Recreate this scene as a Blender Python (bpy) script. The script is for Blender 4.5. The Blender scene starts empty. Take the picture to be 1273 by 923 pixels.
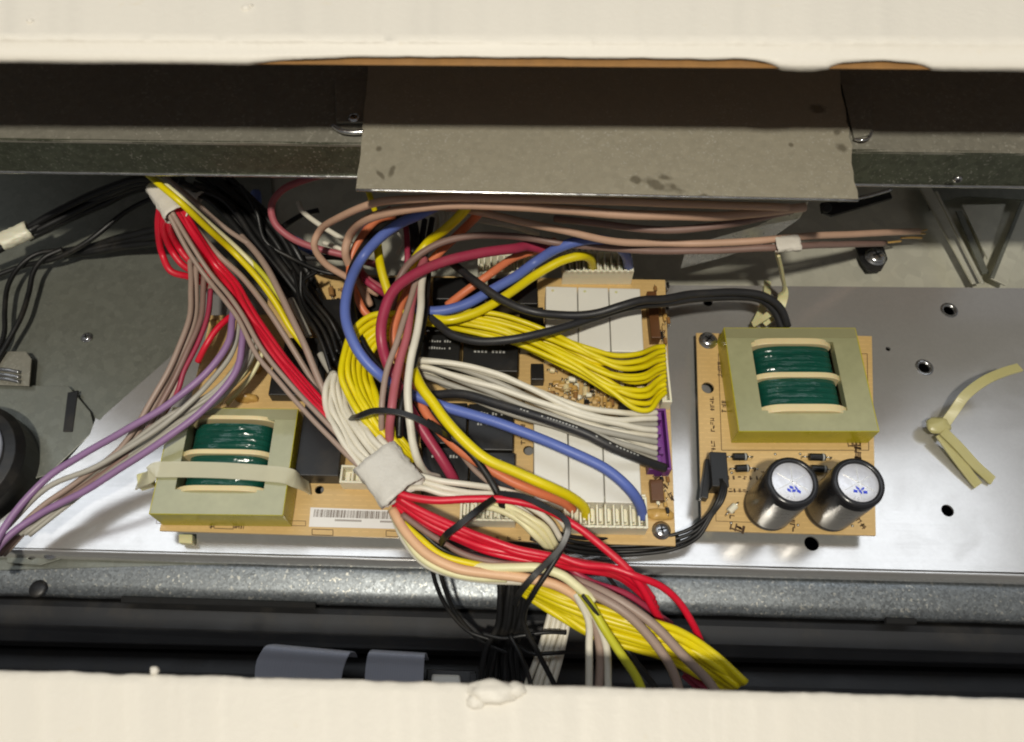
import bpy, bmesh, math, random
from mathutils import Vector, Matrix, noise
from mathutils.geometry import delaunay_2d_cdt
random.seed(7)
S = bpy.context.scene
COL = S.collection
R = math.radians

# ------------------------------------------------------------------ camera, light, exposure
F = 1000.0                                    # focal length in photo pixels
CAM = Vector((0, 0, 0.40))
ROT = Matrix.Rotation(R(27.4), 3, 'X') @ Matrix.Rotation(R(1.2), 3, 'Z')
cd = bpy.data.cameras.new('camera'); cam = bpy.data.objects.new('camera', cd); COL.objects.link(cam)
cam.location = CAM; cam.rotation_euler = ROT.to_euler()
cd.sensor_width = 36; cd.lens = 36 * F / 1273; cd.clip_start = 0.01; cd.clip_end = 20
cd.dof.use_dof = True; cd.dof.focus_distance = 0.41; cd.dof.aperture_fstop = 9.0
S.camera = cam

w = bpy.data.worlds.new('World'); S.world = w; w.use_nodes = True
bgn = w.node_tree.nodes['Background']
bgn.inputs[0].default_value = (0.96, 0.96, 1.0, 1); bgn.inputs[1].default_value = 0.125

def area(name, loc, aim, sx, sy, power, col):
    l = bpy.data.lights.new(name, 'AREA'); l.shape = 'RECTANGLE'; l.size = sx; l.size_y = sy
    l.energy = power; l.color = col
    o = bpy.data.objects.new(name, l); COL.objects.link(o); o.location = loc
    o.rotation_euler = (Vector(aim) - Vector(loc)).to_track_quat('-Z', 'Y').to_euler()
    return o
area('room_lamp', (-0.10, -0.43, 1.6), (0, 0.15, 0), 0.08, 0.08, 20.5, (1.0, 0.94, 0.82))
area('ceiling_light', (-0.05, 0.68, 1.9), (-0.05, 0.68, 0), 3.0, 0.50, 9.6, (0.87, 0.93, 1.0))

S.view_settings.view_transform = 'Standard'; S.view_settings.look = 'None'
S.cycles.filter_width = 2.0
S.view_settings.exposure = 0.08; S.view_settings.gamma = 1.0

# ------------------------------------------------------------------ helpers
def P(px, py, z):
    """point where the view ray of a photo pixel meets the level z (millimetres)"""
    z = z / 1000.0
    d = ROT @ Vector(((px - 636.5) / F, -(py - 461.5) / F, -1))
    return CAM + d * ((z - CAM.z) / d.z)

def lin(r, g, b):
    f = lambda c: (c / 255 / 12.92) if c / 255 <= 0.04045 else ((c / 255 + 0.055) / 1.055) ** 2.4
    return (f(r), f(g), f(b), 1)

class NT:
    def __init__(s, name):
        s.m = bpy.data.materials.new(name); s.m.use_nodes = True
        s.t = s.m.node_tree; s.b = s.t.nodes['Principled BSDF']
        s.tc = s.t.nodes.new('ShaderNodeTexCoord')
    def n(s, typ, **kw):
        nd = s.t.nodes.new(typ)
        for k, v in kw.items():
            if k[0] == '_': setattr(nd, k[1:], v)
            else: nd.inputs[k].default_value = v
        return nd
    def l(s, a, b): s.t.links.new(a, b)
    def noise(s, scale, detail=4, rough=0.55, coord='Object'):
        nd = s.n('ShaderNodeTexNoise', Scale=scale, Detail=detail, Roughness=rough); s.l(s.tc.outputs[coord], nd.inputs['Vector']); return nd
    def ramp(s, src, stops):
        r = s.t.nodes.new('ShaderNodeValToRGB'); e = r.color_ramp.elements
        while len(e) < len(stops): e.new(0.5)
        for el, (p, c) in zip(e, stops):
            el.position = p; el.color = c if len(c) == 4 else (c[0], c[1], c[2], 1)
        s.l(src, r.inputs[0]); return r
    def mix(s, fac, a, b, mode='MIX'):
        m = s.t.nodes.new('ShaderNodeMix'); m.data_type = 'RGBA'; m.blend_type = mode
        for sock, v in ((0, fac), (6, a), (7, b)):
            if hasattr(v, 'links'): s.l(v, m.inputs[sock])
            else: m.inputs[sock].default_value = v
        return m.outputs[2]
    def bump(s, h, strength, dist=0.001):
        b = s.n('ShaderNodeBump', Strength=strength, Distance=dist); s.l(h, b.inputs['Height']); s.l(b.outputs[0], s.b.inputs['Normal'])

def g3(v): return (v, v, v, 1)

def plastic(name, rgb, rough=0.42, var=0.18, dirt=0.25, sub=0.0, bump=0.05, scale=120, alpha=1.0):
    k = NT(name); c = lin(*rgb)
    n1 = k.noise(scale, 3); n2 = k.noise(38, 5, 0.65)
    d = tuple(x * (1 - var) for x in c[:3]) + (1,)
    base = k.mix(n1.outputs[0], d, c)
    dr = k.ramp(n2.outputs[0], [(0.52, g3(0)), (0.72, g3(dirt))])
    dc = tuple(0.55 * x + 0.45 * y for x, y in zip(c[:3], (0.16, 0.13, 0.09))) + (1,)
    k.l(k.mix(dr.outputs[0], base, dc), k.b.inputs['Base Color']); k.b.inputs['Alpha'].default_value = alpha
    rr = k.ramp(n2.outputs[0], [(0.3, g3(rough - .06)), (0.7, g3(rough + .14))]); k.l(rr.outputs[0], k.b.inputs['Roughness'])
    if sub: k.b.inputs['Subsurface Weight'].default_value = sub; k.b.inputs['Subsurface Scale'].default_value = 0.002
    nb = k.noise(900, 2); k.bump(nb.outputs[0], bump, 0.0005)
    return k.m

def galv(name, rgb, metal=0.8, rough=0.3, spangle=220, amt=0.25, specks=0.0, stain=0.25, bump=0.03, specsize=900, rvar=.06):
    k = NT(name); c = lin(*rgb)
    v = k.n('ShaderNodeTexVoronoi', Scale=spangle); k.l(k.tc.outputs['Object'], v.inputs['Vector'])
    sep = k.t.nodes.new('ShaderNodeSeparateColor'); k.l(v.outputs['Color'], sep.inputs[0])
    big = k.noise(9, 6, 0.62); fine = k.noise(1400, 2)
    lo = tuple(x * (1 - amt) for x in c[:3]) + (1,); hi = tuple(min(1, x * (1 + amt * .6)) for x in c[:3]) + (1,)
    col = k.mix(sep.outputs[0], lo, hi)
    st = k.ramp(big.outputs[0], [(0.35, g3(stain)), (0.62, g3(0))])
    col = k.mix(st.outputs[0], col, tuple(x * 0.55 for x in c[:3]) + (1,))
    met = metal
    if specks:
        sp = k.noise(specsize, 2, 0.5); spr = k.ramp(sp.outputs[0], [(0.60, g3(0)), (0.68, g3(specks))])
        msk = k.noise(28, 3); mr = k.ramp(msk.outputs[0], [(0.4, g3(0.25)), (0.65, g3(1))])
        f = k.n('ShaderNodeMath', _operation='MULTIPLY'); k.l(spr.outputs[0], f.inputs[0]); k.l(mr.outputs[0], f.inputs[1])
        col = k.mix(f.outputs[0], col, (0.62, 0.60, 0.52, 1))
    k.l(col, k.b.inputs['Base Color']); k.b.inputs['Metallic'].default_value = met
    r2 = k.ramp(sep.outputs[1], [(0, g3(max(.03, rough - rvar))), (1, g3(rough + rvar))])
    r3 = k.mix(st.outputs[0], r2.outputs[0], g3(min(1, rough + .2)))
    k.l(r3, k.b.inputs['Roughness'])
    k.bump(fine.outputs[0], bump, 0.0003)
    return k.m

M = {}
for nm, rgb, ro in [('yellow', (236, 216, 8), .36), ('blue', (96, 116, 190), .42), ('crimson', (168, 52, 80), .42), ('red', (222, 22, 52), .36),
                    ('taupe', (166, 144, 130), .45), ('tan', (206, 168, 142), .45), ('orange', (228, 128, 86), .42), ('white', (232, 226, 208), .40),
                    ('grey', (176, 172, 160), .45), ('purple', (150, 116, 158), .42), ('rose', (180, 96, 104), .45), ('peach', (236, 190, 148), .45),
                    ('cream', (242, 236, 186), .42), ('black', (20, 20, 20), .42), ('lime', (206, 204, 48), .42), ('brown', (140, 112, 102), .45),
                    ('charcoal', (44, 44, 46), .40)]:
    M[nm] = plastic(nm + '_insulation', rgb, ro, 0.2, 0.3, bump=.09)
M['ivory'] = plastic('ivory_nylon', (238, 232, 208), .38, .08, .15, sub=.1)
M['nylon'] = plastic('natural_nylon', (212, 206, 156), .35, .1, .15, sub=.25)
M['clear'] = plastic('clear_nylon', (220, 216, 186), .3, .1, .1, alpha=.62)
M['tieclear'] = plastic('yellowed_clear_nylon', (200, 192, 132), .3, .15, .2, alpha=.8)
M['wrap'] = plastic('crinkled_tape', (226, 222, 212), .32, .12, .15, bump=.5, scale=300, alpha=.84)
M['tape'] = plastic('white_tape', (228, 222, 210), .45, .1, .15, bump=.3, alpha=.9)
M['relay'] = plastic('white_relay_plastic', (226, 224, 214), .35, .05, .12)
M['blackp'] = plastic('black_plastic', (24, 24, 24), .38, .15, .3)
M['trim'] = plastic('dark_trim_plastic', (22, 22, 23), .5, .15, .25, bump=.02)
M['purplec'] = plastic('violet_connector_plastic', (116, 52, 134), .35, .15, .2)
M['foam'] = plastic('black_foam', (16, 16, 16), .9, .1, .1)
M['ribbon'] = plastic('grey_ribbon_plastic', (186, 190, 202), .5, .1, .2)
M['sleeve'] = plastic('capacitor_sleeve', (38, 38, 40), .22, .1, .2, bump=.02)
M['sleeveprint'] = plastic('grey_sleeve_print', (150, 150, 150), .35, .1, .2)
M['ink'] = plastic('silkscreen_ink', (84, 62, 38), .7, .1, .1)
M['bluemark'] = plastic('blue_marker_ink', (40, 70, 215), .5, .1, .1)
M['paleink'] = plastic('pale_print', (170, 170, 165), .6, .1, .1)
M['paper'] = plastic('label_paper', (232, 230, 226), .6, .05, .1)
M['flange'] = plastic('bobbin_plastic', (226, 208, 160), .4, .1, .2, sub=.15)
M['yellowtape'] = plastic('yellow_core_tape', (196, 186, 26), .2, .3, .3, scale=60)
M['glue'] = plastic('amber_glue', (214, 172, 96), .3, .35, .45, bump=.3, scale=260)
M['wood'] = plastic('brown_board_core', (160, 116, 62), .75, .4, .4, bump=.4, scale=200)
M['greenpcb'] = plastic('green_mask', (24, 66, 44), .3, .2, .2)
M['plate'] = galv('plate_steel', (210, 208, 205), .70, .15, 700, .03, 0.0, .0, .012, rvar=.01)
def wear(mat):
    t = mat.node_tree; b = t.nodes['Principled BSDF']; tc = t.nodes.new('ShaderNodeTexCoord')
    mp = t.nodes.new('ShaderNodeMapping'); mp.inputs['Scale'].default_value = (6, 420, 1); t.links.new(tc.outputs['Object'], mp.inputs['Vector'])
    n1 = t.nodes.new('ShaderNodeTexNoise'); n1.inputs['Scale'].default_value = 2.5; n1.inputs['Detail'].default_value = 4; t.links.new(mp.outputs[0], n1.inputs['Vector'])
    n2 = t.nodes.new('ShaderNodeTexNoise'); n2.inputs['Scale'].default_value = 55; n2.inputs['Detail'].default_value = 6; n2.inputs['Distortion'].default_value = .8; t.links.new(tc.outputs['Object'], n2.inputs['Vector'])
    r = t.nodes.new('ShaderNodeValToRGB'); r.color_ramp.elements[0].position = .45; r.color_ramp.elements[0].color = (.15, .15, .15, 1); r.color_ramp.elements[1].position = .8; r.color_ramp.elements[1].color = (.21, .21, .21, 1)
    t.links.new(n2.outputs[0], r.inputs[0]); m = t.nodes.new('ShaderNodeMath'); m.operation = 'MULTIPLY_ADD'; m.inputs[1].default_value = .09; t.links.new(n1.outputs[0], m.inputs[0]); t.links.new(r.outputs[0], m.inputs[2])
    t.links.new(m.outputs[0], b.inputs['Roughness'])
wear(M['plate'])
M['panel'] = galv('side_panel_steel', (126, 128, 118), .45, .38, 260, .10, .12, .2, .03)
M['pan'] = galv('pan_steel', (222, 220, 202), .42, .34, 140, .09, .0, .55, .04)
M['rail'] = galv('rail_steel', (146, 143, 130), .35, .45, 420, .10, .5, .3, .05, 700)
M['bright'] = galv('glint_zinc', (232, 232, 226), .55, .3, 500, .12, 0, .1, .06)  # lighter than the pan steel, so the glint is put into the colour
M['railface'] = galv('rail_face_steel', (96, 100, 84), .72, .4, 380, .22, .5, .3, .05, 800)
M['flap'] = galv('flap_steel', (184, 178, 158), .42, .40, 420, .05, .95, .16, .05, 900)
def stains(mat, spots, col, z):
    """greasy finger marks with a shape of their own: (px, py, rx, ry, angle) at level z"""
    t = mat.node_tree; b = t.nodes['Principled BSDF']; src = b.inputs['Base Color'].links[0].from_socket
    geo = t.nodes.new('ShaderNodeNewGeometry'); nz = t.nodes.new('ShaderNodeTexNoise'); nz.inputs['Scale'].default_value = 240; nz.inputs['Detail'].default_value = 4
    t.links.new(geo.outputs['Position'], nz.inputs['Vector']); acc = None
    def mth(op, a, c):
        m = t.nodes.new('ShaderNodeMath'); m.operation = op
        for k, v in ((0, a), (1, c)):
            if hasattr(v, 'links'): t.links.new(v, m.inputs[k])
            else: m.inputs[k].default_value = v
        return m.outputs[0]
    for (px, py, rx, ry, an) in spots:
        c = P(px, py, z); e = (P(px + rx, py, z) - c).length; f = (P(px, py + ry, z) - c).length
        mp = t.nodes.new('ShaderNodeMapping'); mp.vector_type = 'TEXTURE'; mp.inputs['Location'].default_value = c
        mp.inputs['Rotation'].default_value = (0, 0, -an); mp.inputs['Scale'].default_value = (e, f, .05)
        t.links.new(geo.outputs['Position'], mp.inputs['Vector'])
        ln = t.nodes.new('ShaderNodeVectorMath'); ln.operation = 'LENGTH'; t.links.new(mp.outputs[0], ln.inputs[0])
        d = mth('ADD', ln.outputs['Value'], mth('MULTIPLY', mth('SUBTRACT', nz.outputs[0], .5), 1.6))
        acc = d if acc is None else mth('MINIMUM', acc, d)
    r = t.nodes.new('ShaderNodeValToRGB'); r.color_ramp.elements[0].position = .45; r.color_ramp.elements[0].color = (.62, .62, .62, 1); r.color_ramp.elements[1].position = 1.25; r.color_ramp.elements[1].color = (0, 0, 0, 1)
    t.links.new(acc, r.inputs[0]); m = t.nodes.new('ShaderNodeMix'); m.data_type = 'RGBA'
    t.links.new(r.outputs[0], m.inputs[0]); t.links.new(src, m.inputs[6]); m.inputs[7].default_value = col; t.links.new(m.outputs[2], b.inputs['Base Color'])
stains(M['flap'], [(791, 224, 9, 6, .3), (813, 229, 20, 7, .45), (826, 221, 12, 5, .1), (838, 233, 14, 6, .5), (473, 217, 3.5, 10, -.65), (487, 213, 4.5, 9, .3), (471, 186, 5, 4, 0), (1016, 136, 13, 8, .2), (983, 181, 3.5, 3, 0), (876, 243, 8, 3, 0), (1046, 185, 9, 7, .5), (1040, 166, 6, 5, 0)], lin(82, 74, 56), 130)
M['channel'] = galv('channel_steel', (128, 133, 136), .72, .40, 900, .34, .7, .45, .08, 520)
M['chrome'] = galv('screw_steel', (205, 205, 205), .95, .2, 500, .1, 0, .2, .02)
M['leg'] = galv('tinned_lead', (200, 196, 186), .95, .25, 500, .1, 0, .2, .02)

def mat_paint():
    k = NT('cream_paint'); a = lin(224, 218, 205)
    n = k.noise(16, 5); n2 = k.noise(420, 3); sp = k.noise(110, 2)
    c = k.mix(n.outputs[0], tuple(x * .95 for x in a[:3]) + (1,), a)
    s = k.ramp(sp.outputs[0], [(0.24, g3(.35)), (0.30, g3(0))])
    k.l(k.mix(s.outputs[0], c, lin(218, 208, 186)), k.b.inputs['Base Color']); k.b.inputs['Roughness'].default_value = .5
    h = k.n('ShaderNodeMath', _operation='ADD'); k.l(n2.outputs[0], h.inputs[0]); k.l(n.outputs[0], h.inputs[1])
    k.bump(h.outputs[0], .2, .0008); return k.m
M['paint'] = mat_paint()

def mat_pcb():
    k = NT('tan_phenolic_board'); a = lin(222, 190, 130); b = lin(200, 164, 104)
    n = k.noise(30, 4); n2 = k.noise(600, 2); br = k.t.nodes.new('ShaderNodeTexBrick')
    k.l(k.tc.outputs['Object'], br.inputs['Vector']); br.inputs['Scale'].default_value = 95
    br.inputs['Mortar Size'].default_value = .1; br.offset = .37; br.squash = 1.7
    br.inputs['Color1'].default_value = g3(1); br.inputs['Color2'].default_value = g3(.93); br.inputs['Mortar'].default_value = g3(.80)
    c = k.mix(n.outputs[0], b, a)
    c = k.mix(.5, c, br.outputs[0], 'MULTIPLY')
    k.l(c, k.b.inputs['Base Color']); k.b.inputs['Roughness'].default_value = .38
    k.bump(n2.outputs[0], .05, .0003); return k.m
M['pcb'] = mat_pcb()

def mat_core():
    k = NT('varnished_core'); n = k.noise(22, 5); n2 = k.noise(240, 3)
    c = k.mix(n.outputs[0], lin(140, 142, 104), lin(184, 182, 142)); c = k.mix(.22, c, n2.outputs[0], 'MULTIPLY')
    k.l(c, k.b.inputs['Base Color']); k.b.inputs['Roughness'].default_value = .3; k.b.inputs['Coat Weight'].default_value = .7
    k.bump(n2.outputs[0], .06, .0004); return k.m
M['core'] = mat_core()
M['tapestrip'] = plastic('olive_tape_strip', (146, 144, 108), .3, .15, .2)

def mat_winding():
    k = NT('green_winding_tape')
    wv = k.n('ShaderNodeTexWave', Scale=190, Distortion=6, Detail=3); wv.bands_direction = 'Y'
    wv.inputs['Detail Scale'].default_value = 1.2
    k.l(k.tc.outputs['Object'], wv.inputs['Vector'])
    n = k.noise(90, 4)
    c = k.mix(n.outputs[0], lin(6, 50, 42), lin(20, 84, 68))
    k.l(c, k.b.inputs['Base Color']); k.b.inputs['Roughness'].default_value = .2
    k.bump(wv.outputs[1], .12, .0005); return k.m
M['winding'] = mat_winding()

# ---- linking
def tag(o, label=None, cat=None, group=None, kind=None):
    if label: o['label'] = label
    if cat: o['category'] = cat
    if group: o['group'] = group
    if kind: o['kind'] = kind
    return o
def wloc(p):
    v = Vector((0, 0, 0))
    while p: v += p.location; p = p.parent
    return v
def link(name, bm, mat, parent=None, smooth=False, bevel=0.0, mats=None):
    me = bpy.data.meshes.new(name)
    if bm.verts:
        c = sum((v.co for v in bm.verts), Vector()) / len(bm.verts)
    else: c = Vector()
    for v in bm.verts: v.co -= c
    bmesh.ops.recalc_face_normals(bm, faces=bm.faces[:])
    bm.to_mesh(me); bm.free()
    for m in (mats or [mat]): me.materials.append(m)
    if smooth:
        for p in me.polygons: p.use_smooth = True
    o = bpy.data.objects.new(name, me); COL.objects.link(o)
    if parent: o.parent = parent
    o.location = c - wloc(parent)
    if bevel:
        b = o.modifiers.new('bevel', 'BEVEL'); b.width = bevel; b.segments = 2; b.limit_method = 'ANGLE'; b.angle_limit = R(35)
    return o
def empty(name, loc, label, cat, group=None):
    o = bpy.data.objects.new(name, None); COL.objects.link(o); o.location = loc; o.empty_display_size = .01
    return tag(o, label, cat, group)

# ---- shapes
class Rect:
    """rectangle fitted to four photo pixels (TL, TR, BR, BL) at level z mm"""
    def __init__(s, c4, z):
        p = [P(a, b, z) for a, b in c4]; s.c = sum(p, Vector()) / 4; s.z = z / 1000
        s.ux = ((p[1] - p[0]) + (p[2] - p[3])).normalized(); s.uy = Vector((-s.ux.y, s.ux.x, 0))
        s.hw = ((p[1] - p[0]).dot(s.ux) + (p[2] - p[3]).dot(s.ux)) / 4
        s.hh = ((p[0] - p[3]).dot(s.uy) + (p[1] - p[2]).dot(s.uy)) / 4
    def at(s, u, v, z=None):      # u, v in -1..1
        q = s.c + s.ux * (u * s.hw) + s.uy * (v * s.hh); q.z = s.z if z is None else z / 1000; return q
def obox(bm, c, ux, uy, hx, hy, z0, z1):
    """box: centre xy, half sizes (m), z in mm"""
    vs = []
    for z in (z0 / 1000, z1 / 1000):
        for a, b in ((-1, -1), (1, -1), (1, 1), (-1, 1)):
            q = c + ux * (a * hx) + uy * (b * hy); vs.append(bm.verts.new((q.x, q.y, z)))
    for f in ((3, 2, 1, 0), (4, 5, 6, 7), (0, 1, 5, 4), (1, 2, 6, 5), (2, 3, 7, 6), (3, 0, 4, 7)):
        bm.faces.new([vs[i] for i in f])
def rbox(bm, r, u0, u1, v0, v1, z0, z1):
    c = r.at((u0 + u1) / 2, (v0 + v1) / 2); obox(bm, c, r.ux, r.uy, abs(u1 - u0) / 2 * r.hw, abs(v1 - v0) / 2 * r.hh, z0, z1)
def cyl(bm, a, b, ra, rb=None, n=20, cap=True):
    rb = ra if rb is None else rb; ax = (b - a).normalized()
    u = ax.orthogonal().normalized(); v = ax.cross(u)
    A = [bm.verts.new(a + (u * math.cos(2 * math.pi * i / n) + v * math.sin(2 * math.pi * i / n)) * ra) for i in range(n)]
    B = [bm.verts.new(b + (u * math.cos(2 * math.pi * i / n) + v * math.sin(2 * math.pi * i / n)) * rb) for i in range(n)]
    for i in range(n): bm.faces.new((A[i], A[(i + 1) % n], B[(i + 1) % n], B[i]))
    if cap: bm.faces.new(A[::-1]); bm.faces.new(B)
def lathe(bm, c, prof, n=28):
    """profile [(r, z)] in metres round the vertical through c"""
    rings = []
    for r, z in prof:
        if r < 1e-6: rings.append([bm.verts.new((c.x, c.y, c.z + z))])
        else: rings.append([bm.verts.new((c.x + r * math.cos(2 * math.pi * i / n), c.y + r * math.sin(2 * math.pi * i / n), c.z + z)) for i in range(n)])
    for a, b in zip(rings, rings[1:]):
        for i in range(n):
            j = (i + 1) % n
            if len(a) == 1 and len(b) == 1: continue
            if len(a) == 1: bm.faces.new((a[0], b[j], b[i]))
            elif len(b) == 1: bm.faces.new((a[i], a[j], b[0]))
            else: bm.faces.new((a[i], a[j], b[j], b[i]))
def sheet(poly, thick, holes=(), zoff=0.0):
    """flat sheet with round holes; poly = world points at the top face; holes = (centre, radius) in world"""
    pts = [Vector((p.x, p.y)) for p in poly]; z = poly[0].z + zoff
    edges = [(i, (i + 1) % len(pts)) for i in range(len(pts))]; 
    for c, r in holes:
        b = len(pts); n = 18
        pts += [Vector((c.x + r * math.cos(2 * math.pi * i / n), c.y + r * math.sin(2 * math.pi * i / n))) for i in range(n)]
        edges += [(b + i, b + (i + 1) % n) for i in range(n)]
    vo, eo, fo = delaunay_2d_cdt(pts, edges, [], 0, 1e-7)[:3]
    bm = bmesh.new()
    top = [bm.verts.new((v.x, v.y, z)) for v in vo]; bot = [bm.verts.new((v.x, v.y, z - thick)) for v in vo]
    def inside(q):
        ins = False; n = len(poly)
        for i in range(n):
            a, b = poly[i], poly[(i + 1) % n]
            if (a.y > q.y) != (b.y > q.y) and q.x < (b.x - a.x) * (q.y - a.y) / (b.y - a.y) + a.x: ins = not ins
        return ins
    cnt = {}
    for f in fo:
        c = sum((vo[i] for i in f), Vector((0, 0))) / len(f)
        if not inside(c) or any((c - Vector((h.x, h.y))).length < r * .985 for h, r in holes): continue
        bm.faces.new([top[i] for i in f]); bm.faces.new([bot[i] for i in reversed(f)])
        for i in range(len(f)):
            a, b = f[i], f[(i + 1) % len(f)]; cnt[(a, b)] = cnt.get((a, b), 0) + 1
    for (a, b) in list(cnt):
        if (b, a) not in cnt: bm.faces.new((top[b], top[a], bot[a], bot[b]))
    for v in [v for v in bm.verts if not v.link_faces]: bm.verts.remove(v)
    return bm
def pxsheet(poly, z, thick, holes=(), zo=0):
    hs = [(P(a, b, z), r / F * (CAM.z - z / 1000) / .86) for a, b, r in holes]
    return sheet([P(a, b, z) for a, b in poly], thick, hs)
def profile(rows, nx=2, thick=0.0012, wob=0.0, seed=0):
    """sheet swept between left and right photo pixels; rows = (pxL, pyL, pxR, pyR, z)"""
    bm = bmesh.new(); G = []
    for (a, b, c, d, z) in rows:
        A, B = P(a, b, z), P(c, d, z)
        row = []
        for i in range(nx + 1):
            q = A.lerp(B, i / nx)
            if wob: q = q + Vector((0, noise.noise(Vector((q.x * 40, seed, 0))), noise.noise(Vector((q.x * 30, seed + 9, z))))) * wob
            row.append(bm.verts.new(q))
        G.append(row)
    for r0, r1 in zip(G, G[1:]):
        for i in range(nx): bm.faces.new((r0[i], r0[i + 1], r1[i + 1], r1[i]))
    if thick:
        bmesh.ops.recalc_face_normals(bm, faces=bm.faces[:])
        if sum(f.normal.z for f in bm.faces) < 0: bmesh.ops.reverse_faces(bm, faces=bm.faces[:])
        bmesh.ops.solidify(bm, geom=bm.faces[:], thickness=thick)
    return bm
def spline(pts, per=9):
    if len(pts) == 2: pts = [pts[0], pts[0].lerp(pts[1], .5), pts[1]]
    out = []
    q = [pts[0] * 2 - pts[1]] + pts + [pts[-1] * 2 - pts[-2]]
    for i in range(1, len(q) - 2):
        p0, p1, p2, p3 = q[i - 1:i + 3]
        t1 = (p1 - p0).length ** .5 + 1e-6; t2 = t1 + (p2 - p1).length ** .5 + 1e-6; t3 = t2 + (p3 - p2).length ** .5 + 1e-6
        for k in range(per):
            t = t1 + (t2 - t1) * k / per
            a1 = p0 * ((t1 - t) / t1) + p1 * (t / t1); a2 = p1 * ((t2 - t) / (t2 - t1)) + p2 * ((t - t1) / (t2 - t1)); a3 = p2 * ((t3 - t) / (t3 - t2)) + p3 * ((t - t2) / (t3 - t2))
            b1 = a1 * ((t2 - t) / t2) + a2 * (t / t2); b2 = a2 * ((t3 - t) / (t3 - t1)) + a3 * ((t - t1) / (t3 - t1))
            out.append(b1 * ((t2 - t) / (t2 - t1)) + b2 * ((t - t1) / (t2 - t1)))
    out.append(pts[-1]); return out
def tube(bm, path, rad, n=10, flat=1.0, up=None):
    """swept tube; flat < 1 squeezes it into a band across 'up'"""
    rings = []; u = None
    for i, p in enumerate(path):
        t = (path[min(i + 1, len(path) - 1)] - path[max(i - 1, 0)]).normalized()
        if up is not None: s = t.cross(up).normalized(); u = s
        elif u is None: u = t.orthogonal().normalized()
        else: u = (u - t * u.dot(t)).normalized()
        v = t.cross(u)
        rr = rad[i] if isinstance(rad, list) else rad
        if flat == 1: rings.append([bm.verts.new(p + (u * math.cos(2 * math.pi * k / n) + v * math.sin(2 * math.pi * k / n)) * rr) for k in range(n)])
        else: rings.append([bm.verts.new(p + u * (a * rr) + v * (b * rr * flat)) for a, b in ((-1, -1), (1, -1), (1, 1), (-1, 1))])
    m = len(rings[0])
    for a, b in zip(rings, rings[1:]):
        for k in range(m): bm.faces.new((a[k], a[(k + 1) % m], b[(k + 1) % m], b[k]))
    bm.faces.new(rings[0][::-1]); bm.faces.new(rings[-1])
WI = [0]
def wpath(pts, z=None, wob=.5):
    q = [P(p[0], p[1], (p[2] if len(p) > 2 else z)) for p in pts]; path = spline(q)
    WI[0] += 1; s = WI[0] * 3.7
    n = len(path)
    for i, p in enumerate(path):
        e = min(i, n - 1 - i, 6) / 6 * wob / 1000
        path[i] = p + Vector((noise.noise(Vector((p.x * 45, p.y * 45, s))), noise.noise(Vector((p.x * 45, p.y * 45, s + 5))), noise.noise(Vector((p.x * 45, p.y * 45, s + 11))))) * e
    return path
def wire(mat, rpx, pts, label, z=None, group=None, name='wire', cat='wire', wob=.5):
    path = wpath(pts, z, wob)
    zm = sum(p.z for p in path) / len(path)
    ax = ROT @ Vector((0, 0, -1)); dep = sorted((p - CAM).dot(ax) for p in path); dm = dep[len(dep) // 2]
    bm = bmesh.new(); tube(bm, path, rpx * .93 / F * dm)
    return tag(link(name, bm, M[mat], smooth=True), label, cat, group)
def band(mat, rpx, pts, label, z=None, group=None, name='cable_tie', cat='cable tie', flat=.28, up=Vector((0, 0, 1)), parent=None):
    path = wpath(pts, z, .1); zm = sum(p.z for p in path) / len(path)
    bm = bmesh.new(); tube(bm, path, rpx / F * (CAM.z - zm) / .88, flat=flat, up=up)
    o = link(name, bm, M[mat], parent, bevel=.0002)
    return tag(o, label, cat, group) if not parent else o
ORD = ['topmost', 'second', 'third', 'fourth', 'fifth', 'sixth', 'seventh', 'eighth', 'ninth', 'tenth', 'eleventh', 'twelfth']
def strands(n, mat, rpx, A, B, label, group, zj=3.0, pj=1.2, name='wire', cat='wire'):
    """n separate wires spread between two guide paths of equal length; label gets the ordinal word"""
    for i in range(n):
        t = i / max(1, n - 1); pts = []
        for k, (a, b) in enumerate(zip(A, B)):
            s = t + random.uniform(-.25, .25) / max(2, n)
            pts.append((a[0] + (b[0] - a[0]) * s + random.uniform(-pj, pj) * .5, a[1] + (b[1] - a[1]) * s + random.uniform(-pj, pj), a[2] + (b[2] - a[2]) * t + random.uniform(-zj, zj)))
        wire(mat, rpx, pts, label.format(ORD[i]), group=group, name=name, cat=cat)
def strokes(bm, px, py, dx, dy, n, size, z, seed=1):
    """tiny worn silkscreen strokes along a pixel direction"""
    rnd = random.Random(seed)
    d = (P(px + dx, py + dy, z) - P(px, py, z)).normalized(); q = Vector((-d.y, d.x, 0)); u = size / F * .43
    for i in range(n):
        c = P(px + dx * i, py + dy * i, z)
        for _ in range(3):
            if rnd.random() < .5: obox(bm, c + d * rnd.uniform(-.3, .3) * u + q * rnd.uniform(-.5, .5) * u, d, q, u * .42, u * .12, z, z + .12)
            else: obox(bm, c + d * rnd.uniform(-.4, .4) * u, d, q, u * .11, u * .6, z, z + .13)
def outline(bm, c4, z, wpx=.8):
    p = [P(a, b, z) for a, b in c4]; wd = wpx / F * .43
    for i in range(len(p)):
        a, b = p[i], p[(i + 1) % len(p)]; d = (b - a).normalized(); obox(bm, (a + b) / 2, d, Vector((-d.y, d.x, 0)), (b - a).length / 2, wd / 2, z, z + .1)
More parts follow.
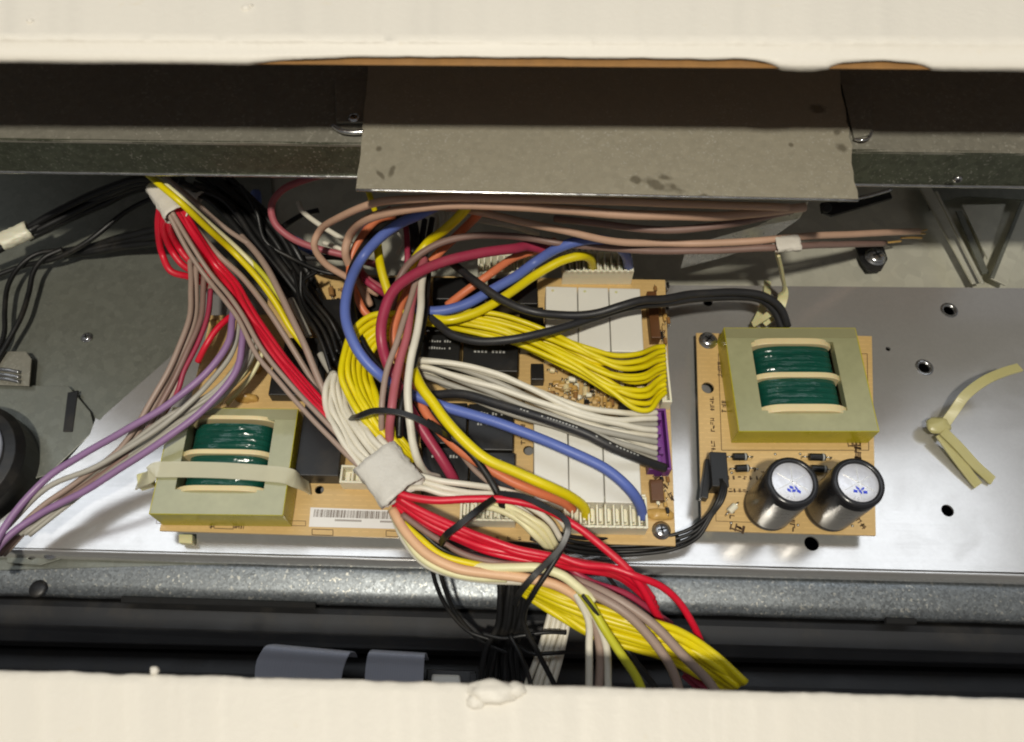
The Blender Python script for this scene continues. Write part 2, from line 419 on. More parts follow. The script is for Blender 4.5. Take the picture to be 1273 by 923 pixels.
def screw(px, py, z, rpx, label, ang=0.4):
    c = P(px, py, z); r = rpx / F * (CAM.z - z / 1000) / .86
    root = empty('screw', c, label, 'screw', 'pan head screws')
    bm = bmesh.new(); lathe(bm, c, [(r * .45, -.004), (r * .45, 0), (r * 1.15, 0), (r * 1.15, r * .12), (r, r * .14), (r * .96, r * .35), (r * .75, r * .52), (r * .35, r * .6), (0, r * .6)])
    link('head', bm, M['chrome'], root, smooth=True)
    bm = bmesh.new()
    for a in (ang, ang + math.pi / 2):
        d = Vector((math.cos(a), math.sin(a), 0)); obox(bm, c, d, Vector((-d.y, d.x, 0)), r * .55, r * .11, z + r * 520, z + r * 625)
    link('cross_recess', bm, M['blackp'], root)
    return root

# ------------------------------------------------------------------ setting and sheet metal
X0, X1 = -420, 1690                            # photo pixels well beyond both edges
def row(yl, yr, z):                            # a line given at x = 0 and x = 1273, carried on past the frame
    k = (yr - yl) / 1273; return (X0, yl + k * X0, X1, yl + k * X1, z)
bm = bmesh.new(); obox(bm, Vector((0, .15, 0)), Vector((1, 0, 0)), Vector((0, 1, 0)), .9, .55, -64, -60)
tag(link('floor', bm, M['blackp']), kind='structure')
bm = bmesh.new(); obox(bm, Vector((0, .47, 0)), Vector((1, 0, 0)), Vector((0, 1, 0)), .8, .004, -60, 150)
tag(link('back_wall', bm, M['panel']), kind='structure')

# rear pan: bright galvanised sheet behind the mounting plate
bm = pxsheet([(330, 360), (X1, 366), (X1, 120), (330, 110)], -14, .0012)
tag(link('rear_pan', bm, M['pan']), 'greenish galvanised pan sheet behind the mounting plate, under the rear rail', 'metal pan')
# dark side panel, left
bm = pxsheet([(X0, 720), (330, 700), (345, 340), (330, 120), (X0, 120)], -9, .0012, [(108, 421, 4)])
tag(link('side_panel', bm, M['panel']), 'dull dark grey steel panel at the left, under the black cables', 'metal panel')

# mounting plate
hol = [(1180, 386, 7), (1149, 457, 7), (1104, 434, 3), (880, 376, 6), (1178, 635, 7), (838, 671, 7), (1009, 676, 8)]
root = empty('mounting_plate', P(800, 520, 0), 'large shiny steel mounting plate under both circuit boards', 'metal plate')
bm = pxsheet([(262, 350), (X1, 362), (X1, 722), (900, 703), (-60, 679), (-10, 655), (62, 597), (112, 540), (119, 520), (124, 523), (130, 516), (216, 440)], 0, .0013, hol)
link('sheet', bm, M['plate'], root)
bm = profile([(-60, 680, X1, 724, -.2), (-60, 682.5, X1, 727.5, -.2), (-60, 687, X1, 733, -3.4), (-60, 692, X1, 738, -7)], 60, .0010, .0002, 3)
link('front_lip', bm, M['plate'], root, smooth=True, bevel=.0003)
for a, b, r in hol[:2]:                        # raised burr round two of the holes
    c = P(a, b, 0); bm = bmesh.new(); q = r / F * .46
    lathe(bm, c, [(q, 0), (q * 1.25, .0006), (q * 1.6, .0001)], 18); link('hole_rim', bm, M['chrome'], root, smooth=True)

# front channel below the plate
root = empty('front_channel', P(640, 740, -7), 'spangled grey galvanised channel running along the front of the plate', 'metal channel')
bm = profile([row(683, 716, -9), row(700, 738, -9.5), row(722, 760, -11), row(736, 772, -13), row(741, 777, -17)], 120, .0012, .0004, 5)
link('channel_web', bm, M['channel'], root, smooth=True)
for pts in ([(8, 700), (50, 703), (92, 690), (100, 672), (60, 668), (10, 672)],):
    bm = pxsheet(pts, -6.5, .001, [(40, 690, 5)]); link('corner_tab', bm, M['panel'], root, bevel=.0003)
bm = bmesh.new(); q = P(47, 732, -10.5); lathe(bm, q, [(0, .0009), (.003, .0009), (.0042, .0003), (.0044, 0)], 16); link('slot_plug', bm, M['blackp'], root, smooth=True)
bm = pxsheet([(150, 741), (392, 749), (392, 756), (150, 749)], -12, .003); link('foam_strip', bm, M['foam'], root, bevel=.0004)
bm = pxsheet([(1102, 768), (1140, 769), (1140, 776), (1102, 775)], -11.5, .003); link('foam_strip', bm, M['foam'], root, bevel=.0004)

# black trim
root = empty('front_trim', P(640, 790, -20), 'dark glossy plastic trim along the front, behind the lower cream board', 'trim')
bm = profile([row(739, 775, -24), row(744, 781, -20), row(752, 790, -19), row(775, 812, -19), row(797, 826, -21), row(803, 832, -30)], 2, .002)
link('trim_strip', bm, M['trim'], root, bevel=.0006)
bm = profile([row(806, 838, -40), row(830, 862, -40), row(900, 930, -42)], 2, .002)
link('lower_ledge', bm, M['blackp'], root)
bm = pxsheet([(990, 863), (X1, 876), (X1, 890), (990, 876)], -30, .002); link('bright_strip', bm, M['ribbon'], root)

# rear rail under the upper board
root = empty('rear_rail', P(640, 180, 150), 'dusty steel rail across the back, below the upper cream board', 'metal rail')
bm = profile([row(52, 66, 127), row(120, 136, 127), row(174.5, 191, 127)], 80, .0012, .0002, 8)
link('rail_flange', bm, M['rail'], root)
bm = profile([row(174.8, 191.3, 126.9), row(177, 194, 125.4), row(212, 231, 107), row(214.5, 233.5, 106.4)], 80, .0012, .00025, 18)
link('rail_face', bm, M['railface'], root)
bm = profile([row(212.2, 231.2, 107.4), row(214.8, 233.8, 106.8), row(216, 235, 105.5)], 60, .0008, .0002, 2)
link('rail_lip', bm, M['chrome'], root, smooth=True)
for a, b in ((418, 191), (1190, 222)):
    c = P(a, b, 117); n = Vector((0, -1, .0)); bm = bmesh.new()
    cyl(bm, c + n * .0002, c + n * .0014, .0022, .0016, 16); link('rivet_rim', bm, M['chrome'], root, smooth=True)
    bm = bmesh.new(); cyl(bm, c + n * .001, c + n * .0017, .0011, .0011, 12); link('rivet_hole', bm, M['blackp'], root)
for (pts, nm) in (([(416, 100), (456, 100), (456, 152), (418, 152)], 'bracket_plate'), ([(1046, 104), (1083, 108), (1085, 166), (1062, 172)], 'bracket_plate')):
    bm = pxsheet(pts, 128.6, .0012); link(nm, bm, M['rail'], root, bevel=.0003)
bm = bmesh.new(); tube(bm, wpath([(414, 157, 129), (424, 163, 130), (438, 165, 130), (452, 164, 130)]), .0011, 8); link('bent_edge', bm, M['chrome'], root, smooth=True)
bm = bmesh.new(); tube(bm, wpath([(1062, 173, 129), (1072, 174, 130), (1080, 171, 130), (1084, 164, 130)]), .0006, 8); link('bent_edge', bm, M['chrome'], root, smooth=True)
screw(440, 147, 130, 7, 'small dark-seated screw on the rear rail at the upper left corner of the cover flap')

# cover flap
root = empty('cover_flap', P(750, 170, 153), 'olive grey speckled steel flap with dark finger smudges, hanging from the rear rail', 'metal flap')
bm = bmesh.new()
L = [(459, 60), (457, 96), (452, 150), (443, 236)]; Rr = [(1042, 66), (1045, 96), (1056, 160), (1067, 249)]; zz = [131, 131, 130.6, 129.5]
NX = 60; G = []
for k in range(25):
    t = k / 24 * 3; i = min(2, int(t)); f = t - i
    l = P(L[i][0], L[i][1], zz[i]).lerp(P(L[i + 1][0], L[i + 1][1], zz[i + 1]), f); r = P(Rr[i][0], Rr[i][1], zz[i]).lerp(P(Rr[i + 1][0], Rr[i + 1][1], zz[i + 1]), f)
    rowv = []
    for j in range(NX + 1):
        q = l.lerp(r, j / NX)
        if j == NX and 8 < k < 24: q.x += random.uniform(-.0011, .0004)
        if j == 0 and k > 10: q.x += random.uniform(-.0003, .0003)
        q.z += noise.noise(Vector((q.x * 18, q.y * 18, 3))) * .0006
        rowv.append(bm.verts.new(q))
    G.append(rowv)
for a, b in zip(G, G[1:]):
    for j in range(NX): bm.faces.new((a[j], a[j + 1], b[j + 1], b[j]))
bmesh.ops.recalc_face_normals(bm, faces=bm.faces[:])
if sum(f.normal.z for f in bm.faces) < 0: bmesh.ops.reverse_faces(bm, faces=bm.faces[:])
bmesh.ops.solidify(bm, geom=bm.faces[:], thickness=.0013)
link('flap_sheet', bm, M['flap'], root)
bm = bmesh.new(); tube(bm, [P(443 + 624 * i / 30, 236.3 + 13 * i / 30, 129.7) for i in range(31)], .00055, 6); link('cut_edge', bm, M['chrome'], root, smooth=True)

# painted boards: paint skin over a brown core
def board(name, label, rows_paint, rows_core, lower_wob, seed, xa=X0, xb=X1):
    root = empty(name, P(640, rows_paint[1][1], rows_paint[1][4]), label, 'painted board')
    bm = profile(rows_core, 2, 0); link('core', bm, M['wood'], root)
    nx = 420; bm = bmesh.new(); G = []
    for ri, (a, b, c, d, z) in enumerate(rows_paint):
        A, B = P(a, b, z), P(c, d, z); rowv = []
        for i in range(nx + 1):
            q = A.lerp(B, i / nx); px = a + (c - a) * i / nx
            n1 = noise.noise(Vector((q.x * 60, seed, ri * .7))); n2 = noise.noise(Vector((q.x * 330, seed + 3, ri * 1.3)))
            if 1 <= ri: q += Vector((0, n1 * .0004 + n2 * .00025, n1 * .0003 + n2 * .0002)) * (.45 if ri != 2 else 1) + (Vector((0, 0, max(0, n2) * .0009)) if ri in (2, 3) else Vector())
            q = lower_wob(q, px, ri, len(rows_paint)); rowv.append(bm.verts.new(q))
        G.append(rowv)
    for r0, r1 in zip(G, G[1:]):
        for i in range(nx): bm.faces.new((r0[i], r0[i + 1], r1[i + 1], r1[i]))
    bmesh.ops.recalc_face_normals(bm, faces=bm.faces[:])
    if sum(f.normal.z for f in bm.faces) < 0: bmesh.ops.reverse_faces(bm, faces=bm.faces[:])
    o = link('paint', bm, M['paint'], root, smooth=True)
    return root
def upw(q, px, ri, n):
    if ri >= n - 3:
        k = (ri - (n - 3)) / 2
        e = 0
        if 300 < px < 1025: e = min(1, (px - 300) / 160) * (1 - min(1, (px - 900) / 62) ** 1.6 if px > 900 else 1)
        if 962 < px < 1022: e = 0
        if 1022 <= px < 1150: e = max(0, math.sin((px - 1022) / 128 * math.pi)) ** .7 * .8
        e *= 1 + .35 * noise.noise(Vector((px * .02, 4, 0))); q = q + Vector((0, .0050 * e, .0012 * e)) * (1, .95, .36)[n - 1 - ri]
        if 955 < px < 1022: q = q + Vector((0, -.0007, -.0004)) * k * math.sin((px - 955) / 67 * math.pi)
    return q
def rowx(yl, yr, z): return row(yl, yr, z)
top = board('upper_board', 'upper cream painted board with chipped brown lower edge, above the rear rail', [
    row(-330, -330, 195), row(40, 44, 195), row(48, 54, 195.5), row(51, 57.5, 194.9), row(54, 61, 194.2), row(64, 72, 193.4), row(73, 82, 192.4), row(77, 87.3, 191), row(78.6, 89.2, 188.2)],
    [row(-300, -300, 193), row(56, 64, 193), row(70, 79.5, 191.4), row(72.5, 82.5, 191), row(77.2, 87.4, 190.3), row(77.6, 87.8, 188.4), (X0, -300, X1, -300, 188)], upw, 1.3)
for i, (a, b, rr) in enumerate([(306, 10, 6), (38, 27, 4), (312, 8, 3)]):
    bm = bmesh.new(); c = P(a, b, 195); k = rr / F * .26; lathe(bm, c, [(k * 1.3, -.0002), (k, .0006), (k * .5, .001), (0, .0011)], 12)
    for v in bm.verts: v.co.x += random.uniform(-.0003, .0003)
    link('paint_bump', bm, M['paint'], top, smooth=True)
BZ = 100
def low(q, px, ri, n):
    if ri >= 2:
        q = q + Vector((0,   .0003 * noise.noise(Vector((px * .05, 7, 0))) + .0006 * noise.noise(Vector((px * .017, 2, 0))), 0)) * (.4 if px > 700 else 1)
    return q
def lrow(dy, z): return (X0, 828 + dy - .0417 * 420 * .9, X1, 872 + dy + 417 * .02, z)
bot = board('lower_board', 'lower cream painted board with rough edge and a plaster lump, nearest the viewer', [
    (X0, 1160, X1, 1160, BZ), (X0, 836, X1, 893, BZ), (X0, 826, X1, 884, BZ), (X0, 822, X1, 881, BZ - .6), (X0, 821.2, X1, 880.2, BZ - 1.6), (X0, 826, X1, 884, BZ - 7), (X0, 850, X1, 900, BZ - 16)],
    [(X0, 1160, X1, 1160, BZ - 2), (X0, 835, X1, 890, BZ - 2), (X0, 842, X1, 897, BZ - 15), (X0, 1160, X1, 1160, BZ - 16)], low, 6.1)
def lump(px, py, z, rx, ry, rz, seed, mat, parent, nm):
    bm = bmesh.new(); bmesh.ops.create_icosphere(bm, subdivisions=3, radius=1); c = P(px, py, z)
    for v in bm.verts:
        k = 1 + .28 * noise.noise(v.co * 1.7 + Vector((seed, 0, 0))) + .12 * noise.noise(v.co * 4.5 + Vector((0, seed, 0)))
        p = v.co * k; v.co = c + Vector((max(-1, min(1, p.x)) * rx, p.y * ry, p.z * rz)) / 1000
    return link(nm, bm, M[mat], parent, smooth=True)
lump(612, 861, BZ, 9, 4.2, 3, 2, 'paint', bot, 'plaster_lump'); lump(592, 872, BZ, 3.4, 2.8, 1.6, 5, 'paint', bot, 'plaster_lump'); lump(640, 858, BZ, 4, 2.6, 2.2, 8, 'paint', bot, 'plaster_lump')
lump(192, 834, BZ, 1.7, 1.5, 1.2, 3, 'paint', bot, 'plaster_lump')

# things on the left panel
root = empty('motor', P(-4, 575, 10), 'black round motor with a pale end cap at the left edge', 'motor')
c = P(-26, 590, -9)
bm = bmesh.new(); lathe(bm, c, [(0, .0), (.033, .0), (.033, .018), (.030, .022), (.025, .023), (.0245, .0225), (0, .0225)], 40); link('housing', bm, M['blackp'], root, smooth=False, bevel=.0006)
bm = bmesh.new(); lathe(bm, c + Vector((.0, .002, .0226)), [(.0235, 0), (.0235, .003), (.020, .0042), (.006, .0046), (0, .0046)], 40); link('end_cap', bm, M['ribbon'], root, smooth=True)
bm = bmesh.new(); lathe(bm, c + Vector((0, .002, .0272)), [(.006, -.001), (.006, .002), (.0045, .003), (0, .003)], 20); link('hub', bm, M['nylon'], root, smooth=True)
root = empty('latch_tab', P(15, 460, 0), 'grey metal tab with bright slotted clip at the left edge', 'metal tab')
bm = pxsheet([(-20, 478), (36, 480), (39, 446), (32, 437), (-20, 437)], -2, .001); link('tab', bm, M['rail'], root, bevel=.0003)
for k, y in enumerate((461, 467, 473)):
    bm = bmesh.new(); tube(bm, wpath([(-16, y - 3, 0), (8, y - 1, 1), (24, y + 2, 0)]), .0011, 8); link('clip_bar', bm, M['chrome'], root, smooth=True)
root = empty('lower_bracket', P(70, 550, -4), 'pale grey folded bracket with a dark slot, left of the plate edge', 'bracket')
bm = pxsheet([(-40, 620), (60, 590), (118, 535), (112, 512), (85, 480), (-40, 478)], -5.5, .001); link('bracket_sheet', bm, M['panel'], root, bevel=.0003)
bm = pxsheet([(84, 488), (97, 485), (90, 537), (78, 537)], -5.0, .0015); link('slot_block', bm, M['blackp'], root, bevel=.0004)
screw(65, 684, -5.5, 9, 'pan head screw in the front channel corner at lower left')
screw(108, 420, -8.5, 6, 'small screw alone on the dark left panel')
screw(1088, 320, -6, 12, 'shiny cross head screw in a dark clip behind the right board')
screw(226, 215, -8, 6, 'small screw in the dark panel behind the black cables')

# struts at the back right
root = empty('brace_bracket', P(1210, 300, -8), 'folded galvanised brace strips forming a V at the right back corner', 'bracket')
def strip(px0, px1, wpx, z, mat, nm, dz=0):
    a, b = P(*px0, z), P(*px1, z + dz); d = (b - a).normalized(); s = Vector((-d.y, d.x, 0)).normalized() * wpx / F * .23
    bm = bmesh.new(); v = [bm.verts.new(q) for q in (a - s, a + s, b + s, b - s)]; f = bm.faces.new(v); f.normal_update()
    if f.normal.z < 0: f.normal_flip()
    bmesh.ops.solidify(bm, geom=[f], thickness=.0012); return link(nm, bm, M[mat], root, bevel=.0003)
strip((1150, 232), (1216, 352), 16, -3, 'pan', 'brace_strip'); strip((1164, 238), (1222, 352), 4, 3, 'pan', 'brace_edge'); strip((1192, 262), (1226, 340), 9, -7, 'panel', 'brace_gap')
strip((1290, 240), (1240, 350), 22, -4, 'pan', 'brace_strip'); strip((1272, 250), (1234, 345), 5, 2, 'panel', 'brace_edge')
bm = pxsheet([(1196, 255), (1250, 254), (1228, 322)], -6, .001); link('web_sheet', bm, M['pan'], root)
bm = pxsheet([(1140, 216), (1290, 220), (1290, 250), (1240, 246), (1195, 244), (1170, 250), (1156, 262)], -4, .001); link('top_plate', bm, M['panel'], root)
root = empty('latch', P(1065, 252, 20), 'dark pivoted latch arm poking out below the right corner of the flap', 'latch')
bm = pxsheet([(1020, 252), (1034, 250), (1106, 236), (1110, 246), (1034, 268), (1022, 264)], 22, .002); link('arm', bm, M['trim'], root, bevel=.0004)
bm = bmesh.new(); tube(bm, wpath([(1040, 250, 24), (1070, 246, 26), (1108, 236, 26)]), .0012, 8); link('edge_rod', bm, M['chrome'], root, smooth=True)
bm = bmesh.new(); cyl(bm, P(1028, 259, 22), P(1028, 259, 26), .003, .0026, 16); link('pivot', bm, M['blackp'], root, bevel=.0004)
root = empty('wire_clip', P(1075, 312, -8), 'dark clip holding the copper ends of the tan wires, under a screw', 'clip')
bm = pxsheet([(1064, 306), (1098, 304), (1104, 322), (1096, 336), (1080, 337), (1072, 326)], -6.5, .002); link('clip_plate', bm, M['trim'], root, bevel=.0005)
root = empty('glint_sheet', P(930, 300, -4), 'added bright sheet standing in for the glint on the galvanised pan, between the two tan wire pairs', 'glint stand-in')  # added raised sheet, tilted and brightened to imitate a glint on the pan
bm = bmesh.new(); v = [bm.verts.new(q) for q in (P(846, 334, 8), P(854, 306, 30), P(940, 282, 44), P(1006, 250, 62), P(994, 272, 50), P(948, 304, 26), P(900, 320, 14))]
f = bm.faces.new(v); bmesh.ops.triangulate(bm, faces=[f]); link('glint_face', bm, M['bright'], root)

# ------------------------------------------------------------------ circuit boards
def transformer(root, c4, z0, z1, win, wind, flanges, strap=None):
    """c4: top face pixels; win/wind/flanges in top-face uv (-1..1)"""
    t = tag(bpy.data.objects.new('transformer', None)); COL.objects.link(t); r = Rect(c4, z1); t.parent = root
    t.location = r.at(0, 0, z0) - wloc(root); t.empty_display_size = .01
    u0, u1, v0, v1 = win
    bm = bmesh.new(); rbox(bm, r, -1, u0, -1, 1, z1 - 9, z1); rbox(bm, r, u1, 1, -1, 1, z1 - 5, z1); rbox(bm, r, u0, u1, v1, 1, z1 - 5, z1); rbox(bm, r, u0, u1, -1, v0, z1 - 5, z1)
    bmesh.ops.remove_doubles(bm, verts=bm.verts[:], dist=1e-6); link('core', bm, M['core'], t)
    e = .014
    bm = bmesh.new(); rbox(bm, r, -1, 1, .80, 1, z1 + .02, z1 + .25); link('tape_strip', bm, M['tapestrip'], t)
    bm = bmesh.new(); rbox(bm, r, -1 - e, 1 + e, -1 - e, -1.0005, z0, z1 + .15); rbox(bm, r, -1 - e, 1 + e, 1.0005, 1 + e, z0, z1 + .15)
    rbox(bm, r, -1 - e, -1.0005, -1.0005, 1.0005, z0, z1 + .15); rbox(bm, r, 1.0005, 1 + e, -1.0005, 1.0005, z0, z1 + .15); link('side_tape', bm, M['yellowtape'], t, bevel=.0004)
    bm = bmesh.new(); rbox(bm, r, u0 - .06, u1 + .06, v0 - .06, v1 + .06, z0 + 1, z0 + 3); link('bobbin_base', bm, M['blackp'], t)
    for (a, b, c, d, h) in wind:
        bm = bmesh.new(); n = 26; m = 14; G = []
        for j in range(m + 1):
            v = c + (d - c) * j / m; rowv = []
            for i in range(n + 1):
                s = math.pi * i / n; x = -math.cos(s); x = math.copysign(abs(x) ** .72, x)
                zz = z0 + 2 + (z1 + h - z0 - 2) * (max(0, math.sin(s)) ** .45)
                zz += .35 * noise.noise(Vector((x * 2.2, v * 14, z1))) + (.25 if j % 3 == 0 else 0)
                q = r.at(a + (b - a) * (x + 1) / 2, v); q.z = zz / 1000; rowv.append(bm.verts.new(q))
            G.append(rowv)
        for p, q in zip(G, G[1:]):
            for i in range(n): bm.faces.new((p[i], p[i + 1], q[i + 1], q[i]))
        bm.faces.new(G[0]); bm.faces.new(G[-1][::-1]); link('winding', bm, M['winding'], t, smooth=False)
    for (a, b, v, hv, h) in flanges:
        bm = bmesh.new(); n = 20; top = []; bt = []
        for sgn in (-1, 1):
            tr = []
            for i in range(n + 1):
                x = -1 + 2 * i / n; q = r.at(a + (b - a) * i / n, v + sgn * hv); q.z = (z1 - 2.5 + (h + 2.5) * (1 - abs(x) ** 5)) / 1000; tr.append(q)
            top.append([bm.verts.new(q) for q in tr]); bt.append([bm.verts.new((q.x, q.y, (z0 + 1) / 1000)) for q in tr])
        for i in range(n):
            bm.faces.new((top[0][i], top[0][i + 1], top[1][i + 1], top[1][i])); bm.faces.new((bt[0][i], bt[0][i + 1], top[0][i + 1], top[0][i])); bm.faces.new((top[1][i], top[1][i + 1], bt[1][i + 1], bt[1][i]))
        for k in (0, n): bm.faces.new((bt[0][k], top[0][k], top[1][k], bt[1][k]))
        link('bobbin_flange', bm, M['flange'], t, smooth=False, bevel=.0003)
    return t, r

def header(root, c4, z0, z1, cells, mat='ivory', teeth=True):
    h = bpy.data.objects.new('connector', None); COL.objects.link(h); r = Rect(c4, z1); h.parent = root; h.location = r.at(0, 0, z0) - wloc(root); h.empty_display_size = .01
    bm = bmesh.new(); wt = .0011 / r.hh; wu = .0011 / r.hw
    rbox(bm, r, -1, 1, -1, -1 + wt, z0, z1); rbox(bm, r, -1, 1, 1 - wt, 1, z0, z1)
    rbox(bm, r, -1, -1 + wu, -1 + wt, 1 - wt, z0, z1); rbox(bm, r, 1 - wu, 1, -1 + wt, 1 - wt, z0, z1)
    rbox(bm, r, -1 + wu, 1 - wu, -1 + wt, 1 - wt, z0, z0 + 3)
    for i in range(1, cells):
        u = -1 + 2 * i / cells; rbox(bm, r, u - wu * .4, u + wu * .4, -1 + wt, 1 - wt, z0 + 3, z1 - .6)
    link('housing', bm, M[mat], h, bevel=.0002)
    bm = bmesh.new(); rnd = random.Random(int(c4[0][0]))
    for i in range(cells):
        u = -1 + 2 * (i + .5) / cells; rbox(bm, r, u - .34 / cells, u + .34 / cells, -.42, .42, z0 + 3, z1 - rnd.uniform(3.2, 5.5))
    link('plug', bm, M[mat], h, bevel=.0002)
    if teeth:
        bm = bmesh.new(); n = cells + 2
        for i in range(n):
            u = -1 + 2 * (i + .5) / n
            rbox(bm, r, u - .5 / n, u + .5 / n, -1 - wt * .55, -1 + wt * .35, z1 - .2, z1 + 1.6); rbox(bm, r, u - .5 / n, u + .5 / n, 1 - wt * .35, 1 + wt * .55, z1 - .2, z1 + 1.6)
        link('tooth_comb', bm, M[mat], h)
    return h
def chip(root, c4, z0, z1, mat='blackp', name='black_relay', marks=0, bev=.0004):
    r = Rect(c4, z1); bm = bmesh.new(); rbox(bm, r, -1, 1, -1, 1, z0, z1); o = link(name, bm, M[mat], root, bevel=bev)
    if marks:
        bm = bmesh.new(); rnd = random.Random(int(c4[0][0] * 7))
        for k in range(marks):
            v = .5 - k * .45
            for i in range(9):
                if rnd.random() < .8: rbox(bm, r, -.6 + i * .13, -.6 + i * .13 + .08, v, v + .16 * rnd.uniform(.5, 1), z1, z1 + .12)
        link('print', bm, M['paleink'], o)
    return o
def resistor(root, p0, p1, z, rpx, mat, name='resistor', bandmat=None):
    a, b = P(*p0, z), P(*p1, z); d = b - a; r = rpx / F * .43
    bm = bmesh.new(); m0, m1 = a + d * .22, a + d * .78; cyl(bm, m0, m1, r, r, 12); o = link(name, bm, M[mat], root, smooth=False, bevel=r * .3)
    bm = bmesh.new(); tube(bm, [a - Vector((0, 0, .002)), a, m0], r * .22, 6); tube(bm, [m1, b, b - Vector((0, 0, .002))], r * .22, 6); link('lead', bm, M['leg'], o, smooth=True)
    if bandmat:
        bm = bmesh.new(); cyl(bm, a + d * .66, a + d * .72, r * 1.04, r * 1.04, 12); link('band', bm, M[bandmat], o)
    return o
ZB = 12.0
# ---- right board
rb = empty('power_board', P(975, 540, ZB), 'small tan power board with one transformer and two capacitors, right of the plate', 'circuit board')
bm = pxsheet([(865.5, 414), (1084, 418), (1089, 666), (872.5, 660)], ZB, .0016, [(880, 482, 7.5)]); link('board', bm, M['pcb'], rb, bevel=.0002)
bm = pxsheet([(866, 414.5), (1083.5, 418.5), (1088.5, 665.5), (873, 659.5)], ZB - 1.7, .0002, [(880, 482, 7.5)]); link('green_underside', bm, M['greenpcb'], rb)
transformer(rb, [(910.5, 407.5), (1072, 409.5), (1082, 535), (909, 537)], ZB, ZB + 15, (-.63, .62, -.62, .72), [(-.60, .60, .08, .62, 1.0), (-.60, .60, -.52, -.02, 1.0)],
            [(-.66, .60, .70, .06, 2.4), (-.66, .64, .03, .05, 2.4), (-.63, .64, -.60, .07, 2.4)])
def capacitor(root, bpx, tpx, r, h, marks):
    c = P(*bpx, ZB); top = P(*tpx, ZB + h)
    lean = Vector((0, 0, 0)); k = bpy.data.objects.new('capacitor', None); COL.objects.link(k); k.parent = root; k.location = c - wloc(root); k.empty_display_size = .01
    bm = bmesh.new(); H = h / 1000; lathe(bm, c, [(r * .96, 0), (r, .0015), (r, .003), (r * .965, .004), (r, .0052), (r, H - .002), (r * .97, H - .0006), (r * .86, H), (r * .77, H - .0003), (r * .76, H - .0012)], 44)
    link('sleeve', bm, M['sleeve'], k, smooth=True)
    bm = bmesh.new(); lathe(bm, c, [(r * .765, H - .0011), (r * .6, H - .0007), (0, H - .0006)], 36); link('top_disc', bm, M['captop'], k, smooth=True)
    bm = bmesh.new()
    for a in (.5, .5 + math.pi / 3, .5 + 2 * math.pi / 3):
        d = Vector((math.cos(a), math.sin(a), 0)); obox(bm, Vector((c.x, c.y, 0)), d, Vector((-d.y, d.x, 0)), r * .62, .00016, ZB + h - .75, ZB + h - .5)
    link('vent_score', bm, M['leg'], k)
    for (a0, a1, hb, ht) in ((-2.3, -1.0, .12, .86),):     # printed stripe and ticks; the lifted grey also paints the sleeve's low highlight
        bm = bmesh.new(); n = 12; q0 = []; q1 = []
        for i in range(n + 1):
            a = a0 + (a1 - a0) * i / n; x = Vector((math.cos(a), math.sin(a), 0)) * (r * 1.006)
            q0.append(bm.verts.new(c + x + Vector((0, 0, H * hb)))); q1.append(bm.verts.new(c + x + Vector((0, 0, H * ht))))
        for i in range(n): bm.faces.new((q0[i], q0[i + 1], q1[i + 1], q1[i]))
        link('stripe_and_highlight', bm, M['stripe_highlight'], k, smooth=True)
    bm = bmesh.new(); rnd = random.Random(marks)
    ax = Vector((.97, -.1, 0)).normalized(); ay = Vector((.1, .97, 0)).normalized()
    for i in range(5):
        obox(bm, Vector((c.x, c.y, 0)) + ax * r * (-.14 + .09 * i) + ay * r * (-.36 + (.12 if i % 2 else 0)), (ax + ay * rnd.uniform(-.9, .9)).normalized(), (ay - ax * rnd.uniform(-.3, .3)).normalized(), r * .07, r * .05, ZB + h - .65, ZB + h - .42 + .02 * i)
    link('ink_mark', bm, M['bluemark'], k)
    return k
M['captop'] = galv('capacitor_top', (228, 228, 232), .55, .32, 800, .06, 0, .1, .02)
M['stripe_highlight'] = plastic('capacitor_stripe_highlight', (122, 120, 116), .25, .1, .2, bump=.02)  # stripe print, its grey raised to include the sleeve highlight
CR = .0122
capacitor(rb, (954, 632), (985, 603), CR, 40, 3); capacitor(rb, (1029, 633), (1066, 602), CR, 40, 9)
screw(880, 424, ZB, 10, 'shiny cross head screw in the top left corner of the right board', .9)
chipo = chip(rb, [(884, 562), (905, 562), (905, 606), (884, 604)], ZB, ZB + 11, 'blackp', 'plug')
chip(rb, [(873, 570), (882, 570), (885, 622), (876, 618)], ZB, ZB + 6, 'blackp', 'plug_latch')
for k, (a, b) in enumerate((((904, 568), (936, 568)), ((908, 583), (938, 582)), ((998, 568), (1034, 569)), ((1000, 582), (1036, 584)))):
    resistor(rb, a, b, ZB + 3, 4.5, 'blackp', 'diode', 'paleink')
resistor(rb, (903, 640), (918, 625), ZB + 2, 4, 'ivory', 'small_capacitor')
bm = bmesh.new(); outline(bm, [(893, 440), (1078, 440), (1080, 560), (897, 560)], ZB); outline(bm, [(890, 610), (944, 612), (944, 650), (890, 648)], ZB, .6)
strokes(bm, 885, 496, .2, 4.6, 4, 4.2, ZB, 2); strokes(bm, 885.5, 522, .2, 4.6, 4, 4.2, ZB, 42); strokes(bm, 886.5, 550, .2, 4.2, 5, 4.2, ZB, 43); strokes(bm, 889, 572, 0, 6, 4, 4, ZB, 4); strokes(bm, 1066, 548, .1, 4, 7, 7, ZB, 5); strokes(bm, 905, 594, 7, .1, 6, 4, ZB, 6)
strokes(bm, 902, 610, 6, 0, 5, 4, ZB, 7); strokes(bm, 1056, 553, 5, 0, 3, 5, ZB, 8); strokes(bm, 912, 655, 6, 2, 3, 8, ZB, 9); strokes(bm, 985, 648, 0, 5, 3, 5, ZB, 10); strokes(bm, 910, 632, 0, 5, 3, 5, ZB, 12); strokes(bm, 1062, 640, 3, 4, 5, 5, ZB, 13)
